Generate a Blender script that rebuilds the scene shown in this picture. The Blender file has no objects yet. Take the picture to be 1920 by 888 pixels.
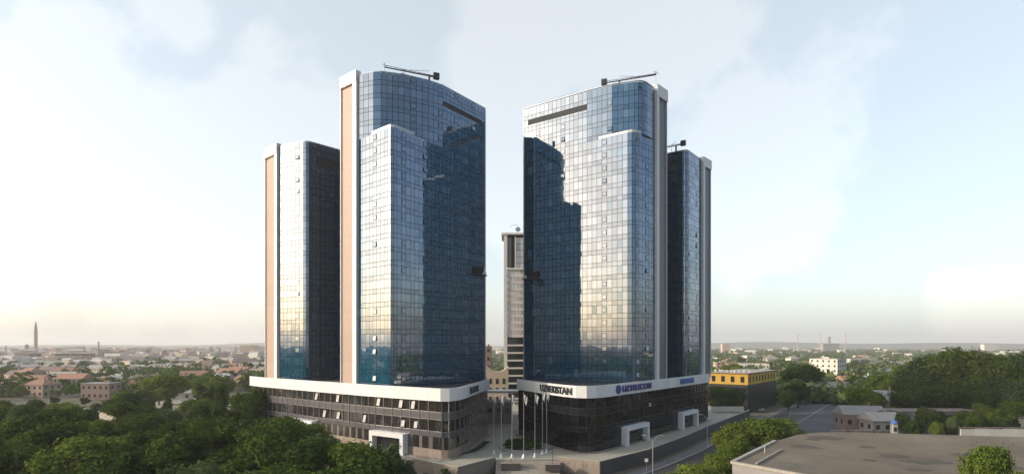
import bpy, bmesh, math, random
import numpy as np
from mathutils import Vector, Matrix
R = math.radians
random.seed(7); np.random.seed(7)
sc = bpy.context.scene
C = sc.collection

# ------------------------------------------------------------------ camera
CAM_H, F, PX0, PY0 = 28.0, 1050.0, 960.0, 646.0      # eye height (plaza = 0), focal length and horizon in photo pixels
cam = bpy.data.cameras.new("camera")
cam.sensor_width = 36; cam.lens = 36 * F / 1920; cam.sensor_fit = 'HORIZONTAL'
cam.shift_y = (PY0 - 444) / 1920; cam.clip_start = 1; cam.clip_end = 30000
camo = bpy.data.objects.new("camera", cam); C.objects.link(camo)
camo.location = (0, 0, CAM_H); camo.rotation_euler = (R(90), 0, 0)
sc.camera = camo

# ------------------------------------------------------------------ light
SUN_AZ, SUN_EL = -101.0, 18.5        # azimuth clockwise from the viewing direction
w = bpy.data.worlds.new("World"); sc.world = w; w.use_nodes = True
nt = w.node_tree; bg = nt.nodes['Background']
def N(t, **kw):
    n = nt.nodes.new(t)
    for k, v in kw.items(): setattr(n, k, v)
    return n
sky = N('ShaderNodeTexSky', sky_type='NISHITA', sun_disc=False, sun_elevation=R(SUN_EL), sun_rotation=R(SUN_AZ),
        dust_density=4.0, air_density=1.0, ozone_density=1.0, altitude=400)
tc = N('ShaderNodeTexCoord')
sep = N('ShaderNodeSeparateXYZ'); nt.links.new(tc.outputs['Generated'], sep.inputs[0])
def M2(op, a, b=None, c=None):
    n = N('ShaderNodeMath', operation=op)
    for i, v in enumerate((a, b, c)):
        if v is None: continue
        if isinstance(v, (int, float)): n.inputs[i].default_value = v
        else: nt.links.new(v, n.inputs[i])
    return n.outputs[0]
# thin high cloud veil over the whole sky plus broken cumulus sheets projected on a plane overhead
zc = M2('MAXIMUM', sep.outputs[2], 0.0)
den = M2('ADD', zc, 0.16)
cx = M2('DIVIDE', sep.outputs[0], den); cy = M2('DIVIDE', sep.outputs[1], den)
cmb = N('ShaderNodeCombineXYZ'); nt.links.new(cx, cmb.inputs[0]); nt.links.new(cy, cmb.inputs[1]); cmb.inputs[2].default_value = 3.3
n1 = N('ShaderNodeTexNoise'); n1.inputs['Scale'].default_value = 0.95; n1.inputs['Detail'].default_value = 6; n1.inputs['Roughness'].default_value = .52
nt.links.new(cmb.outputs[0], n1.inputs['Vector'])
mr = N('ShaderNodeMapRange', interpolation_type='SMOOTHERSTEP')
mr.inputs[1].default_value = .46; mr.inputs[2].default_value = .60
nt.links.new(n1.outputs[0], mr.inputs[0])
# cloud banks where the photograph shows them (unit directions), their edges broken up by the same noise
def pxdir(px, py):
    return Vector(((px - PX0) / F, 1.0, (PY0 - py) / F)).normalized()
banks = [(330, 400, .26), (90, 330, .20), (500, 330, .22), (120, 110, .12), (560, 250, .12), (330, 30, .07), (195, 150, .06), (1400, 250, .17), (1230, 90, .20), (1430, 420, .12), (1080, 60, .18),
         (1880, 580, .08), (940, 140, .14), (20, 520, .08), (950, 330, .15)]
nrm = N('ShaderNodeVectorMath', operation='NORMALIZE'); nt.links.new(tc.outputs['Generated'], nrm.inputs[0])
n2 = N('ShaderNodeTexNoise'); n2.inputs['Scale'].default_value = 7.0; n2.inputs['Detail'].default_value = 7; n2.inputs['Roughness'].default_value = .55
nt.links.new(nrm.outputs[0], n2.inputs['Vector'])
edge = M2('MULTIPLY', M2('SUBTRACT', n2.outputs[0], .5), 2.3)
mask = None
for (px, py, rad) in banks:
    d = pxdir(px, py)
    ds = N('ShaderNodeVectorMath', operation='DISTANCE'); nt.links.new(nrm.outputs[0], ds.inputs[0]); ds.inputs[1].default_value = d
    v = M2('SUBTRACT', 1.0, M2('DIVIDE', ds.outputs['Value'], rad))
    mask = v if mask is None else M2('MAXIMUM', mask, v)
mrb = N('ShaderNodeMapRange', interpolation_type='SMOOTHSTEP'); mrb.inputs[1].default_value = .0; mrb.inputs[2].default_value = .42
nt.links.new(M2('ADD', mask, edge), mrb.inputs[0])
behind = N('ShaderNodeMapRange'); behind.inputs[1].default_value = .55; behind.inputs[2].default_value = .35     # away from those banks the broken sheet goes on
nt.links.new(sep.outputs[1], behind.inputs[0])
cl = M2('MAXIMUM', M2('MULTIPLY', mrb.outputs[0], .8), M2('MULTIPLY', M2('MULTIPLY', mr.outputs[0], behind.outputs[0]), .45))
veil = N('ShaderNodeMixRGB', blend_type='ADD')
hzn = M2('POWER', M2('SUBTRACT', 1.0, zc), 7.0)
vc = N('ShaderNodeMixRGB', blend_type='MIX'); nt.links.new(hzn, vc.inputs[0]); vc.inputs[1].default_value = (2.95, 3.05, 2.75, 1); vc.inputs[2].default_value = (3.1, 3.3, 3.5, 1)
# the veil lies ahead and towards the sun; behind and to the side the sky is clear blue, as the blue faces of the towers mirror it
dt = N('ShaderNodeVectorMath', operation='DOT_PRODUCT'); nt.links.new(nrm.outputs[0], dt.inputs[0]); dt.inputs[1].default_value = (-.6, .8, 0)
vw = N('ShaderNodeMapRange', interpolation_type='SMOOTHSTEP'); vw.inputs[1].default_value = -.44; vw.inputs[2].default_value = .0; vw.inputs[3].default_value = .16
nt.links.new(M2('ADD', dt.outputs['Value'], M2('MULTIPLY', M2('SUBTRACT', n1.outputs[0], .5), .2)), vw.inputs[0])
nt.links.new(sky.outputs[0], veil.inputs[1]); nt.links.new(vc.outputs[0], veil.inputs[2]); nt.links.new(vw.outputs[0], veil.inputs[0])
clm = N('ShaderNodeMixRGB', blend_type='ADD')
nt.links.new(cl, clm.inputs[0]); nt.links.new(veil.outputs[0], clm.inputs[1]); clm.inputs[2].default_value = (1.0, .72, .55, 1)
nt.links.new(clm.outputs[0], bg.inputs[0]); bg.inputs[1].default_value = 0.15

sun = bpy.data.lights.new("sun", 'SUN'); sun.energy = 2.8; sun.angle = R(.6); sun.color = (1, .86, .70)
suno = bpy.data.objects.new("sun", sun); C.objects.link(suno)
sd = Vector((math.sin(R(SUN_AZ)) * math.cos(R(SUN_EL)), math.cos(R(SUN_AZ)) * math.cos(R(SUN_EL)), math.sin(R(SUN_EL))))
suno.rotation_euler = sd.to_track_quat('Z', 'Y').to_euler(); suno.location = sd * 300
sc.view_settings.view_transform = 'Standard'; sc.view_settings.look = 'None'
sc.view_settings.exposure = .12; sc.view_settings.gamma = 1
sc.cycles.max_bounces = 8; sc.cycles.glossy_bounces = 5; sc.cycles.diffuse_bounces = 2
sc.cycles.volume_bounces = 1; sc.cycles.sample_clamp_indirect = 6
sc.cycles.use_denoising = True; sc.cycles.caustics_reflective = False; sc.cycles.caustics_refractive = False

# ------------------------------------------------------------------ helpers
def P(px, py, z):                      # photo pixel -> point on the level plane z
    y = (CAM_H - z) * F / (py - PY0)
    return Vector(((px - PX0) / F * y, y, z))
def AT(px, py, Y):                     # photo pixel -> point at depth Y
    return Vector(((px - PX0) / F * Y, Y, CAM_H + (PY0 - py) / F * Y))
def up(px, hp, a):                     # photo column, pixels above the horizon, metres above the eye -> plan point
    y = F * a / hp
    return ((px - PX0) / F * y, y)

MATS = {}
def mat(name, col, rough=.6, metal=0.0, var=0.0, nscale=2.0, bump=0.0, spec=.4, col2=None, obj_var=0.0, trans=0.0, island=0.0, emit=0):
    if name in MATS: return MATS[name]
    m = bpy.data.materials.new(name); m.use_nodes = True; MATS[name] = m
    t = m.node_tree; b = t.nodes['Principled BSDF']
    b.inputs['Roughness'].default_value = rough; b.inputs['Metallic'].default_value = metal
    b.inputs['Specular IOR Level'].default_value = spec
    b.inputs['Base Color'].default_value = (*col, 1)
    cur = None
    def mixn(f, a, bb, mode='MIX'):
        n = t.nodes.new('ShaderNodeMixRGB'); n.blend_type = mode
        for i, v in enumerate((f, a, bb)):
            if isinstance(v, (int, float)): n.inputs[i].default_value = v
            elif isinstance(v, tuple): n.inputs[i].default_value = (*v, 1) if len(v) == 3 else v
            else: t.links.new(v, n.inputs[i])
        return n.outputs[0]
    if var or col2:
        c = t.nodes.new('ShaderNodeTexCoord')
        nz = t.nodes.new('ShaderNodeTexNoise'); nz.inputs['Scale'].default_value = nscale; nz.inputs['Detail'].default_value = 6; nz.inputs['Roughness'].default_value = .62
        t.links.new(c.outputs['Object'], nz.inputs['Vector'])
        r = t.nodes.new('ShaderNodeMapRange'); r.inputs[1].default_value = .32; r.inputs[2].default_value = .68
        t.links.new(nz.outputs[0], r.inputs[0])
        c2 = col2 or tuple(max(0, x * (1 - var)) for x in col)
        c1 = col if col2 else tuple(min(1, x * (1 + var * .6)) for x in col)
        cur = mixn(r.outputs[0], c1, c2)
        if bump:
            bp = t.nodes.new('ShaderNodeBump'); bp.inputs['Strength'].default_value = bump; bp.inputs['Distance'].default_value = .1
            t.links.new(nz.outputs[0], bp.inputs['Height']); t.links.new(bp.outputs[0], b.inputs['Normal'])
    if obj_var:
        oi = t.nodes.new('ShaderNodeObjectInfo')
        r = t.nodes.new('ShaderNodeMapRange'); r.inputs[3].default_value = 1 - obj_var; r.inputs[4].default_value = 1 + obj_var
        t.links.new(oi.outputs['Random'], r.inputs[0])
        cur = mixn(1.0, cur if cur else col, r.outputs[0], 'MULTIPLY')
    if island:
        g = t.nodes.new('ShaderNodeNewGeometry')
        r = t.nodes.new('ShaderNodeMapRange'); r.inputs[3].default_value = 1 - island; r.inputs[4].default_value = 1 + island
        t.links.new(g.outputs['Random Per Island'], r.inputs[0])
        cur = mixn(1.0, cur if cur else col, r.outputs[0], 'MULTIPLY')
    if cur: t.links.new(cur, b.inputs['Base Color'])
    if trans: b.inputs['Transmission Weight'].default_value = trans
    return m

def leaf_mat(name, ca, cb):
    m = bpy.data.materials.new(name); m.use_nodes = True; MATS[name] = m
    t = m.node_tree; t.nodes.clear()
    out = t.nodes.new('ShaderNodeOutputMaterial')
    df = t.nodes.new('ShaderNodeBsdfDiffuse'); tr = t.nodes.new('ShaderNodeBsdfTranslucent'); mx = t.nodes.new('ShaderNodeMixShader'); mx.inputs[0].default_value = .25
    g = t.nodes.new('ShaderNodeNewGeometry'); oi = t.nodes.new('ShaderNodeObjectInfo')
    ad = t.nodes.new('ShaderNodeMath'); ad.operation = 'MULTIPLY_ADD'; ad.inputs[1].default_value = .5
    t.links.new(g.outputs['Random Per Island'], ad.inputs[0])
    h = t.nodes.new('ShaderNodeMath'); h.operation = 'MULTIPLY'; h.inputs[1].default_value = .5; t.links.new(oi.outputs['Random'], h.inputs[0])
    t.links.new(h.outputs[0], ad.inputs[2])
    mc = t.nodes.new('ShaderNodeMixRGB'); mc.inputs[1].default_value = (*ca, 1); mc.inputs[2].default_value = (*cb, 1)
    t.links.new(ad.outputs[0], mc.inputs[0])
    for s in (df, tr): t.links.new(mc.outputs[0], s.inputs[0])
    t.links.new(df.outputs[0], mx.inputs[1]); t.links.new(tr.outputs[0], mx.inputs[2]); t.links.new(mx.outputs[0], out.inputs[0])
    return m

def link(o, parent=None):
    C.objects.link(o)
    if parent: o.parent = parent
    return o
def tag(o, label=None, cat=None, group=None, kind=None):
    for k, v in (('label', label), ('category', cat), ('group', group), ('kind', kind)):
        if v: o[k] = v
    return o
def thing(name, label, cat, loc=(0, 0, 0), group=None, rz=0):
    o = bpy.data.objects.new(name, None); o.location = loc; o.rotation_euler = (0, 0, rz); o.empty_display_size = .5
    C.objects.link(o); return tag(o, label, cat, group)
def root_off(parent):
    v = Vector((0, 0, 0)); p = parent
    while p: v += Vector(p.location); p = p.parent
    return v

class MB:                               # collects boxes, prisms, tubes; build() makes ONE mesh object
    def __init__(s): s.v = []; s.f = []; s.m = []; s.mi = 0
    def add(s, vs, fs):
        k = len(s.v); s.v += [tuple(v) for v in vs]; s.f += [tuple(i + k for i in f) for f in fs]; s.m += [s.mi] * len(fs); return s
    def box(s, c, d, rz=0.0, rx=0.0, ry=0.0):
        m = Matrix.Translation(c) @ Matrix.Rotation(rz, 4, 'Z') @ Matrix.Rotation(ry, 4, 'Y') @ Matrix.Rotation(rx, 4, 'X')
        return s.add([m @ Vector((x * d[0] / 2, y * d[1] / 2, z * d[2] / 2)) for z in (-1, 1) for y in (-1, 1) for x in (-1, 1)], BOXF)
    def mbox(s, m): return s.add([m @ v for v in UNIT], BOXF)
    def prism(s, poly, z0, z1):
        n = len(poly); a = sum(poly[i][0] * poly[(i + 1) % n][1] - poly[(i + 1) % n][0] * poly[i][1] for i in range(n))
        if a < 0: poly = poly[::-1]
        zz = lambda z, p: z(p) if callable(z) else z
        return s.add([(p[0], p[1], zz(z0, p)) for p in poly] + [(p[0], p[1], zz(z1, p)) for p in poly],
                     [tuple(range(n))[::-1], tuple(range(n, 2 * n))] + [(i, (i + 1) % n, n + (i + 1) % n, n + i) for i in range(n)])
    def tube(s, p0, p1, r0, r1=None, n=6):
        r1 = r0 if r1 is None else r1; p0 = Vector(p0); p1 = Vector(p1); q = (p1 - p0).to_track_quat('Z', 'Y')
        ring = [Vector((math.cos(2 * math.pi * i / n), math.sin(2 * math.pi * i / n), 0)) for i in range(n)]
        return s.add([p0 + q @ (c * r0) for c in ring] + [p1 + q @ (c * r1) for c in ring],
                     [tuple(range(n))[::-1], tuple(range(n, 2 * n))] + [(i, (i + 1) % n, n + (i + 1) % n, n + i) for i in range(n)])
    def lathe(s, c, prof, n=12):
        vs = []; c = Vector(c)
        for (r, z) in prof: vs += [c + Vector((r * math.cos(2 * math.pi * i / n), r * math.sin(2 * math.pi * i / n), z)) for i in range(n)]
        fs = [tuple(range(n))[::-1], tuple(range((len(prof) - 1) * n, len(prof) * n))]
        for k in range(len(prof) - 1): fs += [(k * n + i, k * n + (i + 1) % n, (k + 1) * n + (i + 1) % n, (k + 1) * n + i) for i in range(n)]
        return s.add(vs, fs)
    def wall(s, path, z0, z1, t_out, t_in):           # a strip of wall that follows a plan path
        a = offset(path, t_out); b = offset(path, -t_in)
        for i in range(len(path) - 1): s.prism([a[i], a[i + 1], b[i + 1], b[i]], z0, z1)
        return s
    def build(s, name, mats, parent=None, smooth=False):
        me = bpy.data.meshes.new(name); off = root_off(parent) if parent else Vector((0, 0, 0))
        me.from_pydata([(x - off.x, y - off.y, z - off.z) for x, y, z in s.v], [], s.f)
        for m in (mats if isinstance(mats, (list, tuple)) else [mats]): me.materials.append(m)
        if len(me.materials) > 1: me.polygons.foreach_set('material_index', s.m)
        if smooth: me.polygons.foreach_set('use_smooth', [True] * len(me.polygons))
        me.update()
        return link(bpy.data.objects.new(name, me), parent)
UNIT = [Vector((x * .5, y * .5, z * .5)) for z in (-1, 1) for y in (-1, 1) for x in (-1, 1)]
BOXF = [(0, 2, 3, 1), (4, 5, 7, 6), (0, 1, 5, 4), (2, 6, 7, 3), (0, 4, 6, 2), (1, 3, 7, 5)]

def offset(path, d):                    # + is outwards (towards the viewer for a path that runs to the right)
    out = []
    for i, p in enumerate(path):
        ns = []
        for j in (i - 1, i):
            if 0 <= j < len(path) - 1:
                a, b = path[j], path[j + 1]; l = math.hypot(b[0] - a[0], b[1] - a[1]); ns.append(((b[1] - a[1]) / l, -(b[0] - a[0]) / l))
        if len(ns) == 2:
            nx, ny = ns[0][0] + ns[1][0], ns[0][1] + ns[1][1]; k = 2 / max(.4, nx * nx + ny * ny); nx *= k; ny *= k
        else: nx, ny = ns[0]
        out.append((p[0] + nx * d, p[1] + ny * d))
    return out
def fillet(path, i, r, n=5):            # round vertex i of a path
    p, a, b = Vector(path[i]), Vector(path[i - 1]), Vector(path[i + 1])
    p0 = p + (a - p).normalized() * r; p1 = p + (b - p).normalized() * r
    arc = [tuple(p0 * (1 - t) ** 2 + p * 2 * t * (1 - t) + p1 * t * t) for t in [k / n for k in range(n + 1)]]
    return path[:i] + arc + path[i + 1:]
def columns(path, wd):                  # cut a path into panel-wide columns
    cols = []
    for a, b in zip(path[:-1], path[1:]):
        l = math.hypot(b[0] - a[0], b[1] - a[1]); n = max(1, round(l / wd))
        for k in range(n):
            t0, t1 = k / n, (k + 1) / n
            cols.append(((a[0] + (b[0] - a[0]) * t0, a[1] + (b[1] - a[1]) * t0), (a[0] + (b[0] - a[0]) * t1, a[1] + (b[1] - a[1]) * t1)))
    return cols
def panel(a, b, z0, z1, gap=.12, t=.06, out=0.0, jit=0.0, tilt=0.0):   # matrix of a flat piece between plan points a, b
    a = Vector((*a, 0)); b = Vector((*b, 0)); d = b - a; l = d.length; d /= l; inw = Vector((-d.y, d.x, 0))
    c = (a + b) / 2 - inw * out; c.z = (z0 + z1) / 2
    rot = Matrix((d, inw, Vector((0, 0, 1)))).transposed().to_4x4()
    if jit: rot = rot @ Matrix.Rotation(random.gauss(0, R(jit)), 4, 'Z') @ Matrix.Rotation(random.gauss(0, R(jit)), 4, 'X')
    if tilt: rot = rot @ Matrix.Rotation(tilt, 4, 'X')
    return Matrix.Translation(c) @ rot @ Matrix.Diagonal((max(.05, l - gap), t, max(.05, z1 - z0 - gap), 1))
_unit = {}
def unit_mesh(name, m):
    k = (name, m.name)
    if k not in _unit:
        me = bpy.data.meshes.new(name); me.from_pydata(UNIT, [], BOXF); me.materials.append(m); _unit[k] = me
    return _unit[k]
def piece(name, M, m, parent):          # one alike piece: shared unit mesh, own transform
    o = bpy.data.objects.new(name, unit_mesh(name, m)); link(o, parent)
    o.matrix_basis = Matrix.Translation(-root_off(parent)) @ M
    return o
def proj_area(M):
    c = M.translation; return M.col[0].length * M.col[2].length / max(1, c.y) ** 2 * abs((M.col[1].to_3d().normalized()).dot((c - Vector((0, 0, CAM_H))).normalized()))
def pieces(name, items, parent, limit=300):           # [(matrix, material)]: the largest in view as parts, the rest as one part
    items = sorted(items, key=lambda q: -proj_area(q[0]))
    for M, m in items[:limit]: piece(name, M, m, parent)
    rest = items[limit:]
    if rest:
        ms = list({m.name: m for _, m in rest}.values()); mb = MB()
        for M, m in rest: mb.mi = ms.index(m); mb.mbox(M)
        mb.build(name + '_field', ms, parent)['kind'] = 'stuff'
def along(path, px):                    # where the ray through photo column px meets a plan path: (arc length, point)
    k = (px - PX0) / F; s = 0
    for a, b in zip(path[:-1], path[1:]):
        l = math.hypot(b[0] - a[0], b[1] - a[1]); fa, fb = a[0] - k * a[1], b[0] - k * b[1]
        if fa * fb <= 0 and fa != fb:
            t = fa / (fa - fb); return s + t * l, (a[0] + (b[0] - a[0]) * t, a[1] + (b[1] - a[1]) * t)
        s += l
    return None
def on_path(path, s):
    for a, b in zip(path[:-1], path[1:]):
        l = math.hypot(b[0] - a[0], b[1] - a[1])
        if s <= l or b is path[-1]:
            t = s / l; return (a[0] + (b[0] - a[0]) * t, a[1] + (b[1] - a[1]) * t), ((b[0] - a[0]) / l, (b[1] - a[1]) / l)
        s -= l
ORD = "first second third fourth fifth sixth seventh eighth ninth tenth eleventh twelfth thirteenth fourteenth fifteenth sixteenth seventeenth eighteenth nineteenth twentieth".split()
def nth(i): return ORD[i] if i < 20 else "twenty-" + ORD[i - 20] if i < 29 else "%dth" % (i + 1)

# ------------------------------------------------------------------ materials
def coated_glass(name, gloss, body, rough):
    m = bpy.data.materials.new(name); m.use_nodes = True; t = m.node_tree; t.nodes.clear()
    out = t.nodes.new('ShaderNodeOutputMaterial'); ad = t.nodes.new('ShaderNodeAddShader')
    gl = t.nodes.new('ShaderNodeBsdfGlossy'); gl.inputs['Roughness'].default_value = rough
    df = t.nodes.new('ShaderNodeBsdfDiffuse'); df.inputs[0].default_value = (*body, 1)
    g = t.nodes.new('ShaderNodeNewGeometry'); oi = t.nodes.new('ShaderNodeObjectInfo')
    s_ = t.nodes.new('ShaderNodeMath'); s_.operation = 'ADD'; t.links.new(g.outputs['Random Per Island'], s_.inputs[0]); t.links.new(oi.outputs['Random'], s_.inputs[1])
    f_ = t.nodes.new('ShaderNodeMath'); f_.operation = 'FRACT'; t.links.new(s_.outputs[0], f_.inputs[0])
    r = t.nodes.new('ShaderNodeMapRange'); r.inputs[3].default_value = .86; r.inputs[4].default_value = 1.12; t.links.new(f_.outputs[0], r.inputs[0])
    lw = t.nodes.new('ShaderNodeLayerWeight'); lw.inputs[0].default_value = .25
    mc = t.nodes.new('ShaderNodeMixRGB'); mc.inputs[1].default_value = (*gloss, 1); mc.inputs[2].default_value = (.9, .9, .9, 1); t.links.new(lw.outputs['Fresnel'], mc.inputs[0])
    mm = t.nodes.new('ShaderNodeMixRGB'); mm.blend_type = 'MULTIPLY'; mm.inputs[0].default_value = 1; t.links.new(mc.outputs[0], mm.inputs[1]); t.links.new(r.outputs[0], mm.inputs[2])
    t.links.new(mm.outputs[0], gl.inputs['Color'])
    t.links.new(gl.outputs[0], ad.inputs[0]); t.links.new(df.outputs[0], ad.inputs[1]); t.links.new(ad.outputs[0], out.inputs[0])
    return m
GLASS = coated_glass('tower_glass', (.19, .207, .243), (0, .05, .098), .02)
BLIND_REFL = coated_glass('tower_glass_blind_refl', (.12, .15, .175), (.06, .13, .20), .06)  # panes with blinds; also paints rows of mirrored windows as paler panes
SPGL = coated_glass('spandrel_glass', (.171, .186, .219), (0, .045, .088), .025)
CORE = mat('curtain_wall_core', (.012, .016, .022), rough=.6)
WHITE = mat('white_aluminium', (.78, .79, .80), rough=.4, var=.06, nscale=.3, obj_var=.03)
FASC = mat('fascia_panel_white', (.77, .78, .79), rough=.4, var=.07, nscale=.8, obj_var=.05)
GREYAL = mat('grey_aluminium', (.55, .57, .60), rough=.35, metal=.2)
PANELM = mat('end_panel', (.47, .345, .285), rough=.5, spec=.3, var=.06, nscale=.1, obj_var=.03)
PANELG = mat('grey_end_panel', (.15, .16, .185), rough=.4, spec=.4, var=.06, nscale=.1, obj_var=.04)  # shaded copy of the end panel, the shade put into its colour
DARK = mat('dark_metal', (.03, .033, .038), rough=.45)
FRAME = mat('sash_frame', (.02, .025, .03), rough=.5)
LOUVRE = mat('louvre', (.20, .215, .235), rough=.4, metal=.3)
PGLASS = mat('podium_glass', (.26, .25, .255), rough=.03, metal=.9, island=.25, obj_var=.3)
PSPAN = mat('podium_spandrel', (.125, .125, .138), rough=.3, metal=.3, obj_var=.08)
MULL = mat('mullion', (.26, .25, .25), rough=.4, metal=.5)
TAN = mat('tan_cladding', (.33, .27, .22), rough=.6, var=.12, obj_var=.12)
PAVE = mat('paving', (.42, .40, .33), rough=.8, var=.12, nscale=.12, bump=.1)
RETAIN = mat('retaining_stone', (.30, .25, .21), rough=.8, var=.15, nscale=.6, obj_var=.1)
ASPH = mat('asphalt', (.05, .05, .055), rough=.85, var=.25, nscale=.15)
SIDEW = mat('footway', (.16, .155, .16), rough=.85, var=.15, nscale=.3)
KERB = mat('kerb', (.38, .37, .35), rough=.8, obj_var=.1)
PAINT = mat('road_paint', (.75, .75, .72), rough=.7, var=.15)
STEEL = mat('galvanised', (.55, .56, .58), rough=.35, metal=.6)
ROOFD = mat('roof_membrane', (.09, .09, .10), rough=.9, var=.3, nscale=.2)
LEAFA = leaf_mat('leaf_dark', (.025, .056, .015), (.10, .15, .03))
LEAFB = leaf_mat('leaf_bright', (.06, .115, .02), (.21, .25, .045))
LEAFC = leaf_mat('leaf_grey_green', (.055, .095, .038), (.16, .205, .072))
BARK = mat('bark', (.09, .07, .05), rough=.9, var=.4, nscale=3)

# ------------------------------------------------------------------ ground, road, plaza
GZ = -3.0
def struct(name, mb, m): return tag(mb.build(name, m), kind='structure')
n_seg = 64
gm = MB(); rings = [0, 60, 150, 300, 600, 1200, 2400, 4500, 7000]
gv = []
for r_ in rings: gv += [(r_ * math.cos(2 * math.pi * i / n_seg), r_ * math.sin(2 * math.pi * i / n_seg), GZ) for i in range(n_seg)]
gm.add(gv, [(k * n_seg + i, k * n_seg + (i + 1) % n_seg, (k + 1) * n_seg + (i + 1) % n_seg, (k + 1) * n_seg + i)[::-1] for k in range(1, len(rings) - 1) for i in range(n_seg)]
       + [tuple(n_seg + i for i in range(n_seg))])
gmat = mat('ground_soil', (.075, .085, .042), rough=.95, col2=(.16, .135, .10), nscale=.02, bump=.2)
struct('ground', gm, gmat)
hillm = mat('hill', (.10, .10, .085), rough=1, var=.3, nscale=.003)
hm = MB(); hv = []; hn = 70
for i in range(hn):
    az = R(-70 + 140 * i / (hn - 1)); h = 38 + 14 * math.sin(i * .31) + 9 * math.sin(i * .83 + 1) + (14 if 45 < i < 62 else 0) * math.sin((i - 45) / 17 * math.pi)
    for rr, zz in ((6000, GZ - 1), (6300, GZ + h * .8), (6500, GZ + h), (6900, GZ - 1)): hv.append((rr * math.sin(az), rr * math.cos(az), zz))
hm.add(hv, [(i * 4 + k, (i + 1) * 4 + k, (i + 1) * 4 + k + 1, i * 4 + k + 1) for i in range(hn - 1) for k in range(3)])
tag(hm.build('hill', hillm, smooth=True), kind='structure')

# terrace that carries the buildings
plaza_front = [(-190, 246), (-95, 184), tuple(P(775, 863, 0))[:2], tuple(P(858, 880, 0))[:2], tuple(P(928, 861, 0))[:2], tuple(P(1048, 860, 0))[:2],
               tuple(P(1125, 869, 0))[:2], tuple(P(1215, 846, 0))[:2], tuple(P(1280, 822, 0))[:2], tuple(P(1330, 800, 0))[:2], (100, 236)]
pl = MB(); pl.prism(plaza_front + [(60, 330), (-150, 330)], GZ - .5, 0); plaza = struct('plaza', pl, PAVE)
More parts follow.
